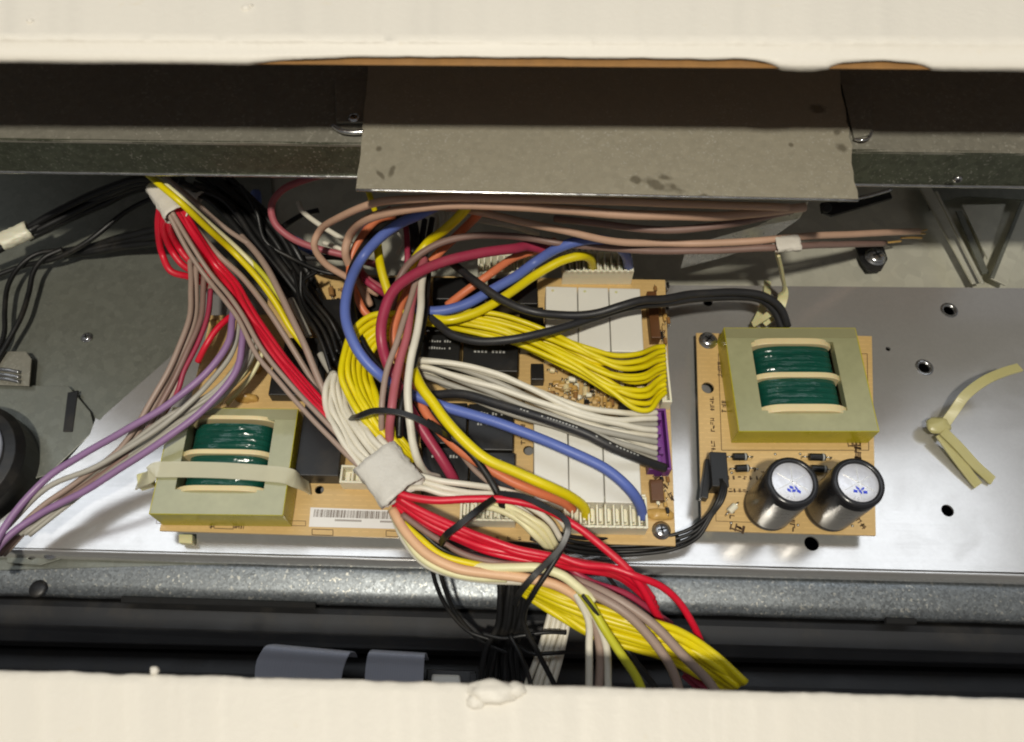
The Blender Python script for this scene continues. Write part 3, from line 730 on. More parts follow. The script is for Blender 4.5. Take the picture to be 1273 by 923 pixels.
strokes(bm, 940, 585, 8, 3, 6, 4, ZB, 15); strokes(bm, 895, 452, 0, 5, 4, 5, ZB, 16); strokes(bm, 900, 500, 0, 5, 3, 5, ZB, 17)
tag(link('silkscreen', bm, M['ink'], rb), kind='stuff')
for (a, b) in ((880, 460), (1060, 650), (890, 650), (1075, 430)):
    bm = bmesh.new(); cyl(bm, P(a, b, 0), P(a, b, ZB - 1.7), .0022, .0022, 12); link('standoff', bm, M['nylon'], rb)
bm = bmesh.new()
for i in range(26): 
    c = P(random.uniform(905, 1070), random.uniform(562, 655), ZB); lathe(bm, c, [(.0008, 0), (.0005, .0005), (0, .0006)], 8)
o = link('solder_dots', bm, M['leg'], rb, smooth=True); tag(o, kind='stuff')

# ---- main board
mb = empty('control_board', P(520, 520, ZB), 'long tan control board crowded with relays and connectors, left of the small board', 'circuit board')
bm = pxsheet([(262, 392), (332, 391), (334, 340), (827, 348), (840, 679), (198, 660)], ZB, .0016, [(657, 560, 6), (397, 609, 5), (655, 590, 3)]); link('board', bm, M['pcb'], mb, bevel=.0002)
bm = pxsheet([(263, 393), (333, 392), (335, 341), (826.5, 348.5), (839.5, 678.5), (198.5, 659.5)], ZB - 1.7, .0002, [(657, 560, 6), (397, 609, 5)]); link('green_underside', bm, M['greenpcb'], mb)
lt, lr = transformer(mb, [(212, 508), (367, 509), (354, 641), (190, 638)], ZB, ZB + 18, (-.70, .66, -.56, .78), [(-.66, .62, .18, .70, .6), (-.66, .62, -.50, .10, .4)],
            [(-.72, .66, .80, .04, 2.2), (-.72, .66, .13, .045, 2.4), (-.70, .66, -.55, .05, 2.2)])
# the nylon strap round the left transformer
strp = band('clear', 9.5, [(172, 600, 16), (186, 592, 29), (192, 585, 31.6), (210, 584, 31.8), (272, 585, 32.2), (330, 589, 32), (357, 592, 31.6), (366, 596, 29), (384, 606, 15)], 'broad translucent nylon strap round the left transformer', name='strap', cat='cable tie', flat=.1)
bm = bmesh.new(); tmp = Rect([(170, 590), (186, 584), (190, 602), (170, 606)], 18); rbox(bm, tmp, -1, 1, -1, 1, 12.2, 18)
link('strap_head', bm, M['nylon'], strp, bevel=.0006)
def relays(c4s, z0, z1):
    for c4 in c4s:
        r = Rect(c4, z1); bm = bmesh.new(); rbox(bm, r, -.985, .985, -1, 1, z0, z1); o = link('white_relay', bm, M['relay'], mb, bevel=.0006)
        bm = bmesh.new(); c = r.at(-.55, .86); cyl(bm, Vector((c.x, c.y, z1 / 1000 - .001)), Vector((c.x, c.y, z1 / 1000 + .00015)), .0008, .0008, 10); link('vent_dot', bm, M['nylon'], o)
relays([[(679, 356), (718, 357), (719, 436), (677, 435)], [(718.4, 357), (757, 358), (759, 437), (719.4, 436)], [(757.4, 358), (797, 359), (800, 438), (759.4, 437)]], ZB, 29)
relays([[(664, 520), (707, 520), (706, 624), (663, 623)], [(707.4, 520), (750, 521), (750, 625), (706.4, 624)], [(750.4, 521), (795, 522), (796, 626), (750.4, 625)]], ZB, 27)
header(mb, [(702, 312), (786, 312), (788, 338), (697, 338)], ZB, 25, 10)
header(mb, [(596, 316), (668, 316), (668, 340), (592, 340)], ZB, 25, 9)
header(mb, [(702, 616), (803, 618), (807, 657), (700, 655)], ZB, 24, 10)
header(mb, [(574, 614), (640, 616), (642, 648), (570, 647)], ZB, 23, 7)
header(mb, [(424, 578), (500, 580), (500, 602), (422, 600)], ZB, 22, 5, teeth=False)
header(mb, [(819, 430), (831, 430), (833, 500), (821, 500)], ZB, 22, 1, teeth=False)
header(mb, [(812, 508), (830, 508), (833, 584), (814, 584)], ZB, 22, 1, 'purplec', teeth=False)
for k, (y0, y1) in enumerate(((512, 522), (530, 540), (548, 556), (566, 584))):
    chip(mb, [(806, y0), (822, y0), (823, y1), (806, y1)], 16, 23.5, 'purplec', 'plug_rib', bev=.0003)
for (c4, h, mk) in [([(524, 416), (572, 417), (571, 455), (522, 454)], 27, 2), ([(576, 418), (644, 420), (644, 462), (575, 461)], 27, 2), ([(395, 372), (444, 372), (446, 440), (400, 440)], 27, 0), ([(374, 500), (426, 501), (426, 592), (372, 591)], 24, 0), ([(338, 446), (404, 447), (404, 492), (336, 491)], 20, 0), ([(408, 474), (448, 474), (448, 560), (430, 560)], 18, 0),
                   ([(524, 500), (580, 501), (580, 552), (524, 551)], 25, 1), ([(582, 502), (638, 503), (638, 560), (582, 559)], 25, 2), ([(584, 562), (640, 563), (640, 612), (584, 611)], 25, 2), ([(524, 556), (582, 557), (582, 610), (524, 609)], 25, 1),
                   ([(538, 345), (600, 345), (602, 372), (538, 372)], 24, 0), ([(606, 346), (668, 346), (668, 378), (606, 378)], 24, 0), ([(455, 452), (518, 452), (518, 500), (455, 500)], 22, 0), ([(440, 345), (520, 345), (520, 392), (440, 392)], 20, 0), ([(452, 500), (520, 500), (520, 560), (452, 560)], 20, 0), ([(350, 420), (396, 420), (398, 470), (352, 470)], 22, 0), ([(646, 382), (676, 382), (676, 430), (646, 430)], 22, 0), ([(530, 380), (600, 380), (600, 412), (530, 412)], 20, 0)]:
    chip(mb, c4, ZB, h, 'blackp', 'black_relay', mk)
chip(mb, [(660, 452), (676, 452), (676, 472), (660, 472)], ZB, 20, 'blackp', 'transistor'); chip(mb, [(776, 460), (806, 460), (806, 474), (776, 474)], ZB, 19, 'blackp', 'chip'); chip(mb, [(770, 500), (790, 500), (790, 512), (770, 512)], ZB, 19, 'blackp', 'chip')
M['coil'] = plastic('dark_brown_coil', (104, 66, 34), .4, .3, .3)
chip(mb, [(806, 362), (818, 362), (820, 420), (808, 420)], ZB, 20, 'coil', 'coil'); chip(mb, [(808, 596), (824, 596), (826, 622), (810, 622)], ZB, 17, 'coil', 'coil')
cols = ['flange', 'pcb', 'glue', 'wood', 'blackp', 'ivory']
rnd = random.Random(11)
for i in range(95):                             # small resistors and discs beneath the yellow and white wires
    x, y = rnd.uniform(682, 806), rnd.uniform(446, 512)
    a = rnd.choice((0, 1.57, .2, 1.4)); l = rnd.uniform(6, 10)
    resistor(mb, (x - l * math.cos(a), y - l * math.sin(a)), (x + l * math.cos(a), y + l * math.sin(a)), ZB + rnd.uniform(2, 6), rnd.uniform(2.4, 4.4), rnd.choice(cols + ['flange', 'glue', 'flange']), 'resistor', rnd.choice([None, 'ink', 'wood']))
for i in range(26):
    x, y = rnd.uniform(812, 832), rnd.choice((rnd.uniform(352, 425), rnd.uniform(588, 640))); l = rnd.uniform(4, 7)
    resistor(mb, (x - 1, y - l), (x + 1, y + l), ZB + rnd.uniform(2, 4), 2.2, rnd.choice(cols), 'resistor')
for i in range(30):
    x, y = rnd.uniform(350, 480), rnd.uniform(350, 470); a = rnd.uniform(-.2, 1.6); l = rnd.uniform(6, 11)
    resistor(mb, (x - l * math.cos(a), y - l * math.sin(a)), (x + l * math.cos(a), y + l * math.sin(a)), ZB + rnd.uniform(2, 6), rnd.uniform(2.2, 3.6), rnd.choice(['wood', 'flange', 'blackp', 'leg']), 'resistor')
for (a, b, rx, ry, rz, sd) in [(306, 496, 17, 5, 5, 1), (290, 470, 9, 8, 6, 2), (318, 456, 8, 10, 6, 4), (300, 425, 8, 7, 5, 6), (268, 402, 8, 5, 4, 9), (334, 440, 5, 8, 5, 11), (700, 484, 7, 4, 4, 13), (742, 498, 6, 4, 4, 14), (386, 372, 9, 5, 4, 17)]:
    lump(a, b, ZB + 1, rx * .42 / 1 * .9, ry * .45, rz * .8, sd, 'glue', mb, 'glue_blob')
lump(820, 640, ZB + 1, 7, 3.2, 2.4, 21, 'glue', mb, 'glue_blob')
c4 = [(386, 631), (500, 635), (502, 658), (384, 655)]
bm = pxsheet(c4, ZB + .3, .0002); lab = link('barcode_label', bm, M['paper'], mb)
r = Rect(c4, ZB + .3); bm = bmesh.new(); u = -.92; rnd = random.Random(5)
while u < .93:
    wd = rnd.choice((.006, .006, .012, .018)); rbox(bm, r, u, u + wd, .02, .82, ZB + .3, ZB + .38); u += wd + rnd.choice((.007, .007, .014, .02))
u = -.45
while u < .9:
    if not (.12 < u < .5): rbox(bm, r, u, u + .012, -.36, -.16, ZB + .3, ZB + .38)
    u += .022
link('barcode', bm, M['ink'], lab)
bm = bmesh.new(); outline(bm, [(266, 651), (290, 652), (290, 658), (266, 657)], ZB); strokes(bm, 292, 655, 3.5, .1, 4, 4, ZB, 3); strokes(bm, 262, 655, 2, 0, 2, 4, ZB, 3)
outline(bm, [(388, 658), (414, 659), (414, 666), (388, 665)], ZB); outline(bm, [(480, 660), (498, 661), (498, 668), (480, 667)], ZB); outline(bm, [(196, 644), (380, 648), (380, 654), (194, 651)], ZB, .6)
strokes(bm, 650, 486, 0, 5, 6, 5, ZB, 31); strokes(bm, 650, 530, 0, 5, 5, 5, ZB, 32); strokes(bm, 815, 592, 3, 4, 8, 6, ZB, 33); strokes(bm, 520, 666, 14, .4, 14, 3.5, ZB, 35)
tag(link('silkscreen', bm, M['ink'], mb), kind='stuff')
screw(822, 660, ZB, 9, 'shiny screw in the bottom right corner of the long control board', .2)
for (a, b) in ((215, 640), (505, 660), (825, 640), (820, 365), (345, 350)):
    bm = bmesh.new(); cyl(bm, P(a, b, 0), P(a, b, ZB - 1.7), .0022, .0022, 12); link('standoff', bm, M['nylon'], mb)
bm = pxsheet([(222, 664), (239, 664.5), (239, 676), (222, 675)], 6, .004); link('foot', bm, M['nylon'], mb, bevel=.0004)

# ------------------------------------------------------------------ wires
# top: tan and brown wires under the flap
G1 = 'tan and brown wires running to the right back corner'
wire('tan', 5.2, [(980, 258, 100), (860, 254, 108), (700, 249, 116), (590, 246, 118), (520, 247, 116), (472, 251, 108), (425, 269, 88), (397, 288, 66), (391, 305, 60), (404, 327, 50), (430, 344, 42), (470, 366, 30)], 'tan wire making the open loop left of the thick blue loop', group=G1)
wire('tan', 6.2, [(1000, 258, 88), (900, 269, 96), (800, 268, 102), (700, 261, 106), (640, 257, 110), (560, 255, 110), (500, 261, 102), (455, 274, 86), (434, 294, 62), (429, 313, 56), (434, 330, 48), (446, 350, 38), (460, 380, 26)], 'thick tan wire along the lower edge of the flap, bending down beside the blue loop', group=G1)
wire('brown', 5, [(985, 262, 82), (900, 280, 86), (820, 286, 84), (740, 278, 78), (690, 272, 70)], 'brown wire just below the thick tan wire, right of the blue arch', group=G1)
wire('tan', 5, [(1142, 288, 8), (1060, 291, 46), (970, 297, 68), (900, 302, 68), (820, 303, 66), (760, 300, 70), (708, 289, 76), (673, 281, 80), (630, 271, 80), (585, 262, 76), (550, 258, 60)], 'tan wire with a bare copper end, upper of the taped pair', group=G1)
wire('brown', 4.8, [(1100, 303, 8), (1040, 304, 44), (970, 308, 66), (900, 311, 64), (820, 312, 62), (760, 309, 58), (720, 305, 58), (690, 301, 60), (640, 294, 58), (590, 293, 62), (545, 304, 62), (518, 320, 60), (500, 341, 58), (490, 372, 50), (488, 410, 40)], 'brown wire, lower of the taped pair, running on beside the crimson wire', group=G1)
for lb, (a, b) in zip(('upper long', 'upper short', 'lower', 'middle'), (((1138, 288, 8), (1152, 286, 5)), ((1136, 290, 8), (1150, 291, 5)), ((1096, 303, 8), (1120, 300, 3)), ((1120, 296, 7), (1146, 296, 3)))):
    wire('glue', 1.4, [a, b], lb + ' bare copper strand at the right end of the taped tan wires', group='bare copper wire ends', name='copper_strand', cat='wire end')
def sleeve(name, a, b, w_, h_, mat, label, cat, z):
    """flattened tape or heat-shrink sleeve round a bundle: a, b pixel ends, w_ half width px, h_ thickness ratio"""
    A, B = P(*a, z), P(*b, z); bm = bmesh.new(); n = 40; d = (B - A).normalized(); s = Vector((-d.y, d.x, 0)).normalized(); rings = []
    rw = w_ / F * (CAM.z - z / 1000) / .88; sd = a[0]
    for j in range(11):
        t = j / 10; q = A.lerp(B, t); rr = []
        for i in range(n):
            an = 2 * math.pi * i / n; x = math.copysign(abs(math.cos(an)) ** .75, math.cos(an)); y = math.copysign(abs(math.sin(an)) ** .8, math.sin(an))
            k = 1 + .10 * noise.noise(Vector((x * 2, y * 2, j * .5 + sd))) + .09 * noise.noise(Vector((x * 6, y * 6, j * .9 + sd))) + .05 * noise.noise(Vector((x * 13, y * 13, j * .4 + sd))); k *= .96 + .05 * abs(2 * t - 1)
            q2 = d * (rw * .16 * noise.noise(Vector((x * 1.5, y, sd + t * .2))) + rw * .07 * noise.noise(Vector((x * 7, y * 3, sd + t * 3))))
            rr.append(bm.verts.new(q + q2 + s * x * rw * k + Vector((0, 0, y * rw * h_ * k))))
        rings.append(rr)
    for p, q in zip(rings, rings[1:]):
        for i in range(n): bm.faces.new((p[i], p[(i + 1) % n], q[(i + 1) % n], q[i]))
    bmesh.ops.recalc_face_normals(bm, faces=bm.faces[:]); bmesh.ops.solidify(bm, geom=bm.faces[:], thickness=.0004)
    return tag(link(name, bm, M[mat], smooth=True), label, cat)
sleeve('tape_wrap', (963, 304), (993, 302), 12.5, .5, 'tape', 'white tape wrapped round the taped pair of tan wires at right', 'tape', 68)
sleeve('tape_wrap', (938, 260), (968, 257), 9, .6, 'tape', 'grey white tape on the tan wires just under the flap', 'tape', 88)
band('nylon', 6.5, [(966, 314, 62), (972, 340, 40), (974, 365, 20), (968, 385, 14), (948, 402, 10)], 'natural nylon strap hanging from the taped tan wires to the right transformer')
band('nylon', 4.5, [(954, 350, 2), (953, 372, 6), (944, 392, 9), (938, 404, 10)], 'thin nylon strap end behind the right transformer, left of the hanging strap')
band('nylon', 4, [(936, 404, 12), (952, 394, 18), (966, 384, 22), (972, 396, 18), (978, 405, 14)], 'short crossed nylon strap loop touching the back edge of the right transformer')

# left top: cables on the dark panel
GB = 'black cables on the dark panel at upper left'
strands(4, 'black', 5, [(230, 226, 30), (170, 222, 34), (120, 240, 30), (70, 264, 26), (34, 284, 22)], [(236, 238, 24), (178, 236, 24), (128, 254, 22), (80, 276, 20), (36, 296, 18)], '{} black cable of those running into the white sleeve at the far left', GB, zj=2, name='cable', cat='cable')
sleeve('cable_sleeve', (36, 286), (0, 302), 13, .7, 'ivory', 'ivory sleeve on the black cables at the far left edge', 'cable sleeve', 21)
wire('black', 5, [(14, 302, 18), (-6, 312, 16), (-30, 322, 16)], 'black cable coming out of the ivory sleeve at the left edge', group=GB, name='cable', cat='cable')
wire('black', 3.5, [(210, 238, 22), (160, 262, 16), (110, 300, 10), (70, 322, 4), (30, 330, 0), (-10, 345, -2)], 'thin black cable sagging below the sleeved cables', group=GB, name='cable', cat='cable')
wire('black', 3.2, [(78, 311, 4), (45, 316, 4), (24, 332, 3), (11, 355, 2), (6, 385, 1), (4, 420, 0), (-10, 450, 0)], 'thin black wire curving down the left edge, outer of two', group=GB)
wire('black', 3.4, [(78, 310, 5), (56, 320, 5), (42, 338, 4), (36, 365, 2), (26, 395, 2), (10, 425, 1), (-8, 455, 0)], 'thin black wire curving down the left edge, inner of two', group=GB)
strands(3, 'black', 5, [(236, 280, 40), (190, 286, 20), (150, 296, 8), (112, 306, 2), (80, 312, 0)], [(238, 300, 36), (196, 302, 16), (150, 308, 6), (116, 314, 0), (80, 318, -2)], '{} black cable of the group passing behind the hanging red loop', GB, zj=1.5, name='cable', cat='cable')
strands(9, 'black', 5, [(215, 226, 50), (262, 248, 40), (300, 292, 32), (340, 340, 28), (385, 400, 24), (430, 470, 22)], [(280, 222, 40), (322, 250, 30), (362, 300, 24), (384, 345, 20), (410, 390, 18), (450, 440, 18)], '{} black wire from the left in the dark bundle behind the yellow and taupe wires', 'black wires of the upper left harness', zj=4, pj=6)
wire('black', 3, [(300, 232, 46), (318, 262, 44), (330, 300, 34), (360, 320, 28), (400, 338, 26), (450, 344, 24)], 'black wire looping to the right below the thin red wire', group='black wires of the upper left harness')
wire('charcoal', 4, [(396, 262, 10), (372, 270, 12), (345, 292, 14), (360, 318, 14), (420, 320, 16), (470, 330, 16)], 'dark charcoal wire lying inside the curve of the rose red wire', group='black wires of the upper left harness')
wire('rose', 4.8, [(402, 218, 60), (385, 222, 60), (352, 236, 56), (338, 256, 50), (342, 278, 46), (362, 296, 42), (392, 308, 40), (430, 318, 36), (470, 330, 30)], 'rose red wire curving out from under the rail, left of the flap')
wire('white', 3.6, [(371, 252, 40), (376, 262, 42), (400, 281, 42), (424, 296, 40), (450, 312, 34)], 'short white wire between the rose red wire and the tan loop', group='short white wires left of the blue loop')
wire('white', 3.2, [(402, 302, 36), (420, 308, 38), (440, 318, 34)], 'shorter white wire end just below the first, inside the tan loop', group='short white wires left of the blue loop')
wire('blue', 7, [(318, 240, 10), (322, 262, 10), (350, 290, 8), (390, 312, 8)], 'dark blue wire low behind the black bundle, left of the rose red wire')
strands(4, 'black', 2.6, [(366, 335, 40), (375, 380, 38), (398, 420, 38), (412, 462, 38)], [(394, 338, 40), (378, 350, 38), (412, 398, 38), (424, 424, 38)], '{} thin black tie wire over the brown part of the control board', 'thin black wires over the top left of the control board', zj=3)
wire('grey', 4.2, [(362, 372, 30), (374, 396, 30), (384, 418, 30)], 'worn grey yellow sleeved lead lying over the board edge', name='wire')
wire('grey', 4.8, [(398, 440, 32), (405, 452, 32), (411, 462, 32)], 'short grey sleeve at the top of the white bundle', name='wire')

# upper left harness
wire('yellow', 4.4, [(166, 200, 86), (182, 216, 92), (199, 232, 94), (225, 253, 92), (258, 284, 76), (290, 313, 58), (320, 345, 52), (344, 378, 46), (362, 410, 40), (385, 440, 32)], 'bright yellow wire running down the upper left harness, front one', group='yellow wires of the upper left harness')
wire('lime', 3.6, [(172, 204, 84), (205, 230, 88), (262, 280, 70), (296, 310, 54), (330, 345, 48), (352, 378, 42), (372, 412, 34)], 'duller yellow wire tucked behind the bright yellow one', group='yellow wires of the upper left harness')
wire('cream', 3.4, [(180, 204, 88), (191, 217, 91), (226, 247, 91), (258, 276, 74), (296, 309, 56), (316, 330, 50), (338, 356, 44), (360, 390, 36)], 'cream wire beside the yellow wire in the upper left harness')
wire('taupe', 3.4, [(190, 204, 52), (206, 220, 54), (236, 246, 54), (280, 284, 50), (310, 304, 48)], 'short taupe wire on the right of the cream wire, under the rail', group='taupe wires of the upper left harness')
sleeve('tape_wrap', (196, 232), (220, 268), 17, .7, 'tape', 'cream tape wrapped round the upper left harness, below the rail', 'tape', 82)
sleeve('tape_wrap', (222, 232), (250, 246), 9, .7, 'tape', 'small dull tape piece behind the harness, right of the cream tape', 'tape', 42)
strands(3, 'red', 4.6, [(200, 258, 80), (196, 280, 68), (201, 315, 50), (214, 336, 46), (238, 345, 40), (262, 356, 30)], [(216, 262, 80), (212, 282, 68), (224, 306, 52), (236, 322, 48), (250, 332, 42), (266, 345, 32)], '{} strand of the red loop hanging left of the harness', 'red loop of the upper left harness', zj=1, pj=.6)
strands(4, 'red', 4.8, [(212, 258, 82), (236, 296, 70), (257, 330, 58), (279, 358, 56), (294, 382, 54), (318, 415, 52), (346, 452, 50), (386, 500, 48), (428, 542, 46), (456, 588, 45), (490, 616, 44)], [(224, 258, 82), (248, 294, 68), (271, 326, 54), (294, 354, 52), (308, 378, 50), (330, 412, 48), (356, 448, 46), (395, 494, 44), (436, 534, 44), (464, 576, 44), (494, 610, 43)], '{} red wire from the left in the long diagonal run to the white tape', 'long diagonal red wires', zj=1.5, pj=.8)
strands(2, 'taupe', 3.3, [(208, 264, 84), (231, 308, 72), (257, 347, 62), (281, 375, 60), (295, 394, 58), (320, 440, 56), (352, 480, 54), (390, 522, 52), (428, 562, 50), (456, 590, 48)], [(214, 264, 84), (237, 304, 72), (263, 342, 62), (288, 372, 60), (302, 392, 58), (326, 436, 56), (357, 474, 54), (395, 515, 52), (432, 555, 50), (462, 586, 48)], '{} taupe wire of the pair lying over the long diagonal red wires', 'taupe wires of the upper left harness', zj=.6, pj=.4)
wire('taupe', 4, [(224, 260, 80), (247, 288, 68), (273, 318, 56), (301, 345, 52), (333, 386, 48), (358, 424, 42), (382, 462, 36), (400, 492, 32), (420, 520, 28)], 'taupe wire between the red and yellow wires of the upper left harness', group='taupe wires of the upper left harness')
wire('taupe', 4.6, [(300, 294, 46), (312, 306, 48), (330, 331, 50), (345, 357, 50), (362, 393, 48), (379, 430, 46), (392, 462, 42), (404, 490, 38), (414, 515, 32)], 'thick taupe wire right of the yellow wire, running down to the white bundle', group='taupe wires of the upper left harness')

# purple and taupe group over the plate
GP = 'purple and taupe wires fanning out to the lower left'
wire('purple', 4.8, [(292, 372, 50), (289, 398, 50), (284, 426, 50), (258, 462, 48), (209, 503, 44), (152, 537, 38), (101, 566, 32), (54, 598, 28), (10, 650, 26), (-30, 720, 24)], 'purple wire, upper of two, bending left over the plate', group=GP)
wire('purple', 4.8, [(304, 396, 50), (301, 426, 50), (293, 463, 48), (256, 507, 44), (203, 547, 40), (152, 580, 34), (104, 612, 28), (48, 640, 24), (6, 672, 22), (-30, 720, 20)], 'purple wire, lower of two, crossing in front of the left transformer', group=GP)
wire('grey', 3.8, [(298, 380, 46), (296, 410, 46), (288, 440, 44), (262, 474, 42), (226, 510, 40), (180, 545, 36), (120, 580, 30), (60, 606, 26), (0, 664, 20)], 'grey wire running between the two purple wires, thicker than the rest', group=GP)
for i, (dx, dz) in enumerate(((0, 0), (4, -3), (9, -2), (14, -5))):
    wire('taupe' if i != 2 else 'brown', 3.8, [(236 + dx * 2, 322 + dx * 2, 48), (237 + dx * 1.8, 360, 48 + dz), (236 + dx * 1.6, 394, 46 + dz), (222 + dx * 1.4, 434, 44 + dz), (190 + dx * 1.5, 496, 38 + dz), (150 + dx * 2, 556, 30 + dz), (92 + dx * 2, 602, 24 + dz), (40 + dx, 640, 20 + dz), (-10 + dx, 690, 16 + dz)], '%s taupe wire from the left of those dropping straight from the red loop' % ORD[i].replace('topmost', 'first'), group=GP)
wire('crimson', 3.4, [(262, 360, 44), (258, 395, 42), (246, 428, 40), (230, 460, 38), (222, 486, 34), (200, 520, 26)], 'dark red wire between the taupe wires above the plate')
strands(4, 'grey', 3.4, [(306, 400, 44), (298, 446, 42), (262, 488, 38), (206, 520, 36), (150, 562, 28), (90, 608, 22), (20, 664, 18)], [(322, 428, 40), (306, 458, 38), (270, 500, 36), (214, 534, 34), (172, 562, 28), (112, 606, 22), (36, 664, 18)], '{} grey wire of those between the two purple wires', 'grey wires between the purple ones', zj=2, pj=1.5)
strands(3, 'cream', 3, [(318, 420, 34), (304, 452, 32), (282, 482, 30), (262, 500, 26)], [(330, 430, 32), (318, 462, 30), (300, 482, 28), (284, 502, 22)], '{} pale wire above the left transformer, beside the amber glue', 'pale wires above the left transformer', zj=2, pj=2)
wire('red', 4.2, [(296, 388, 44), (280, 400, 46), (268, 412, 46), (256, 430, 44), (246, 450, 38)], 'short bright red wire crossing in front of the amber glue')

# centre: thick leads
wire('blue', 7.2, [(540, 258, 80), (524, 266, 84), (494, 280, 76), (472, 296, 68), (451, 320, 60), (435, 351, 62), (429, 388, 62), (435, 416, 62), (448, 441, 60), (469, 464, 56), (496, 484, 48), (520, 494, 44), (547, 504, 42), (590, 517, 42), (624, 528, 42), (664, 543, 42), (709, 562, 42), (754, 584, 40), (782, 608, 36), (795, 628, 28), (799, 643, 20)], 'thick blue wire making the big loop and ending in the lower white connector', group='thick blue wires')
wire('blue', 7, [(515, 384, 44), (541, 387, 46), (576, 380, 46), (611, 361, 46), (640, 345, 46), (665, 326, 46), (699, 306, 58), (734, 298, 62), (760, 302, 56), (777, 316, 42), (782, 334, 22)], 'thick blue wire arching over into the upper white connector', group='thick blue wires')
wire('yellow', 6.2, [(532, 394, 44), (556, 398, 46), (585, 391, 46), (611, 379, 46), (630, 367, 46), (665, 343, 44), (699, 324, 46), (720, 318, 46), (732, 321, 38), (737, 334, 22)], 'thick yellow wire arching into the upper white connector below the blue one', group='thick yellow wires')
wire('yellow', 6.4, [(586, 248, 90), (576, 263, 80), (553, 285, 66), (531, 302, 54), (514, 326, 50), (500, 355, 44), (486, 400, 36)], 'thick yellow wire coming down from under the tan wires', group='thick yellow wires')
wire('orange', 6.2, [(606, 250, 84), (595, 266, 72), (572, 289, 52), (548, 312, 50), (520, 344, 48), (503, 369, 48), (495, 390, 48), (489, 415, 46), (494, 445, 42), (508, 476, 40), (521, 498, 40), (540, 528, 40), (572, 560, 40), (620, 590, 40), (668, 612, 36), (700, 624, 28), (712, 634, 20)], 'thick orange wire running behind the crimson wire and out under the yellow one', group='orange wires')
wire('yellow', 6, [(466, 268, 44), (468, 296, 48), (473, 330, 48), (481, 358, 44), (492, 392, 38)], 'yellow wire inside the blue loop, upright', group='thick yellow wires')
wire('yellow', 4, [(458, 238, 66), (461, 248, 66), (466, 262, 60)], 'short yellow wire peeking out at the lower left corner of the flap')
wire('orange', 5.6, [(690, 300, 36), (665, 312, 40), (640, 321, 42), (604, 344, 44), (577, 363, 40), (556, 380, 34)], 'orange wire slanting down between the crimson and blue wires', group='orange wires')
wire('orange', 5.2, [(490, 268, 50), (470, 273, 54), (449, 296, 54), (438, 320, 50), (436, 345, 46), (444, 368, 42), (456, 390, 38), (474, 400, 34)], 'orange wire inside the left edge of the blue loop', group='orange wires')
wire('rose', 4.6, [(486, 260, 50), (462, 276, 52), (446, 300, 50), (440, 320, 46), (456, 346, 40), (482, 362, 34)], 'rose wire between the orange wire and the blue loop')
wire('crimson', 4.6, [(446, 326, 40), (452, 346, 42), (466, 358, 42), (482, 368, 36)], 'crimson wire under the blue loop on its left side')
wire('black', 6, [(500, 262, 44), (470, 286, 50), (448, 314, 54), (436, 344, 54), (436, 380, 50), (444, 412, 48), (462, 446, 44), (488, 470, 38)], 'thick black wire following the inside of the blue loop')
wire('crimson', 7.4, [(682, 312, 44), (656, 306, 50), (640, 309, 54), (593, 316, 60), (541, 329, 64), (511, 344, 66), (487, 366, 66), (476, 394, 64), (474, 420, 62), (480, 448, 56), (498, 486, 48), (514, 516, 42), (530, 542, 38), (548, 569, 34), (562, 592, 28), (568, 604, 22)], 'thick crimson wire arching across the centre and down to the white bundle')
wire('rose', 6, [(528, 322, 56), (517, 350, 58), (511, 380, 58), (506, 415, 58), (497, 449, 58), (491, 480, 58), (487, 508, 58), (484, 540, 50), (490, 575, 40)], 'dusty rose wire running down between the taupe and white wires')
wire('taupe', 4.2, [(520, 340, 60), (505, 388, 60), (494, 423, 61), (481, 458, 61), (476, 487, 60), (474, 508, 58), (474, 535, 50)], 'slim grey taupe wire crossing over the crimson wire')
wire('white', 5.4, [(527, 336, 58), (524, 360, 60), (523, 384, 62), (518, 416, 62), (511, 449, 62), (507, 484, 61), (509, 515, 58), (511, 532, 56), (514, 552, 52), (520, 572, 46), (530, 588, 36), (545, 594, 26)], 'thick white wire standing upright in the middle of the tangle')
wire('black', 5, [(532, 340, 50), (529, 384, 52), (520, 430, 52), (506, 480, 52), (498, 510, 52), (496, 545, 46)], 'black wire beside the upright white wire, in its shade', group='black wires in the middle')
wire('yellow', 7.2, [(506, 440, 44), (513, 458, 50), (525, 484, 54), (539, 502, 54), (556, 525, 54), (578, 549, 52), (604, 570, 50), (646, 589, 46), (684, 606, 42), (711, 619, 34), (725, 630, 26), (729, 642, 18)], 'thick yellow wire sweeping down right into the lower white connector', group='thick yellow wires')
wire('taupe', 3.6, [(556, 540, 30), (572, 562, 32), (590, 585, 34), (612, 603, 34), (650, 622, 28)], 'slim taupe wire slanting under the sweeping yellow wire')
wire('white', 4.4, [(560, 264, 30), (590, 272, 36), (612, 276, 40), (640, 282, 38), (670, 292, 32)], 'cream white wire short stretch under the tan wires at the top')
strands(4, 'black', 4, [(506, 272, 30), (512, 290, 32), (514, 318, 30)], [(540, 272, 30), (532, 292, 30), (528, 318, 26)], '{} black lead in the dark gap right of the blue loop', 'black leads right of the blue loop', zj=3, pj=3)
strands(3, 'white', 3, [(534, 258, 22), (544, 272, 26), (540, 290, 22)], [(552, 256, 22), (556, 274, 24), (552, 292, 20)], '{} white lead behind the yellow wire at the top', 'white leads behind the yellow wire', zj=3, pj=3)
wire('crimson', 4, [(502, 268, 34), (506, 300, 38), (506, 330, 36), (500, 350, 30)], 'dark crimson lead behind the blue loop, upright')
strands(3, 'tape', 2.2, [(494, 290, 26), (500, 300, 30), (494, 318, 26)], [(522, 288, 26), (520, 306, 30), (512, 326, 24)], '{} bare silvery lead in the gap right of the blue loop', 'silvery leads in the dark gap', zj=3, pj=4)

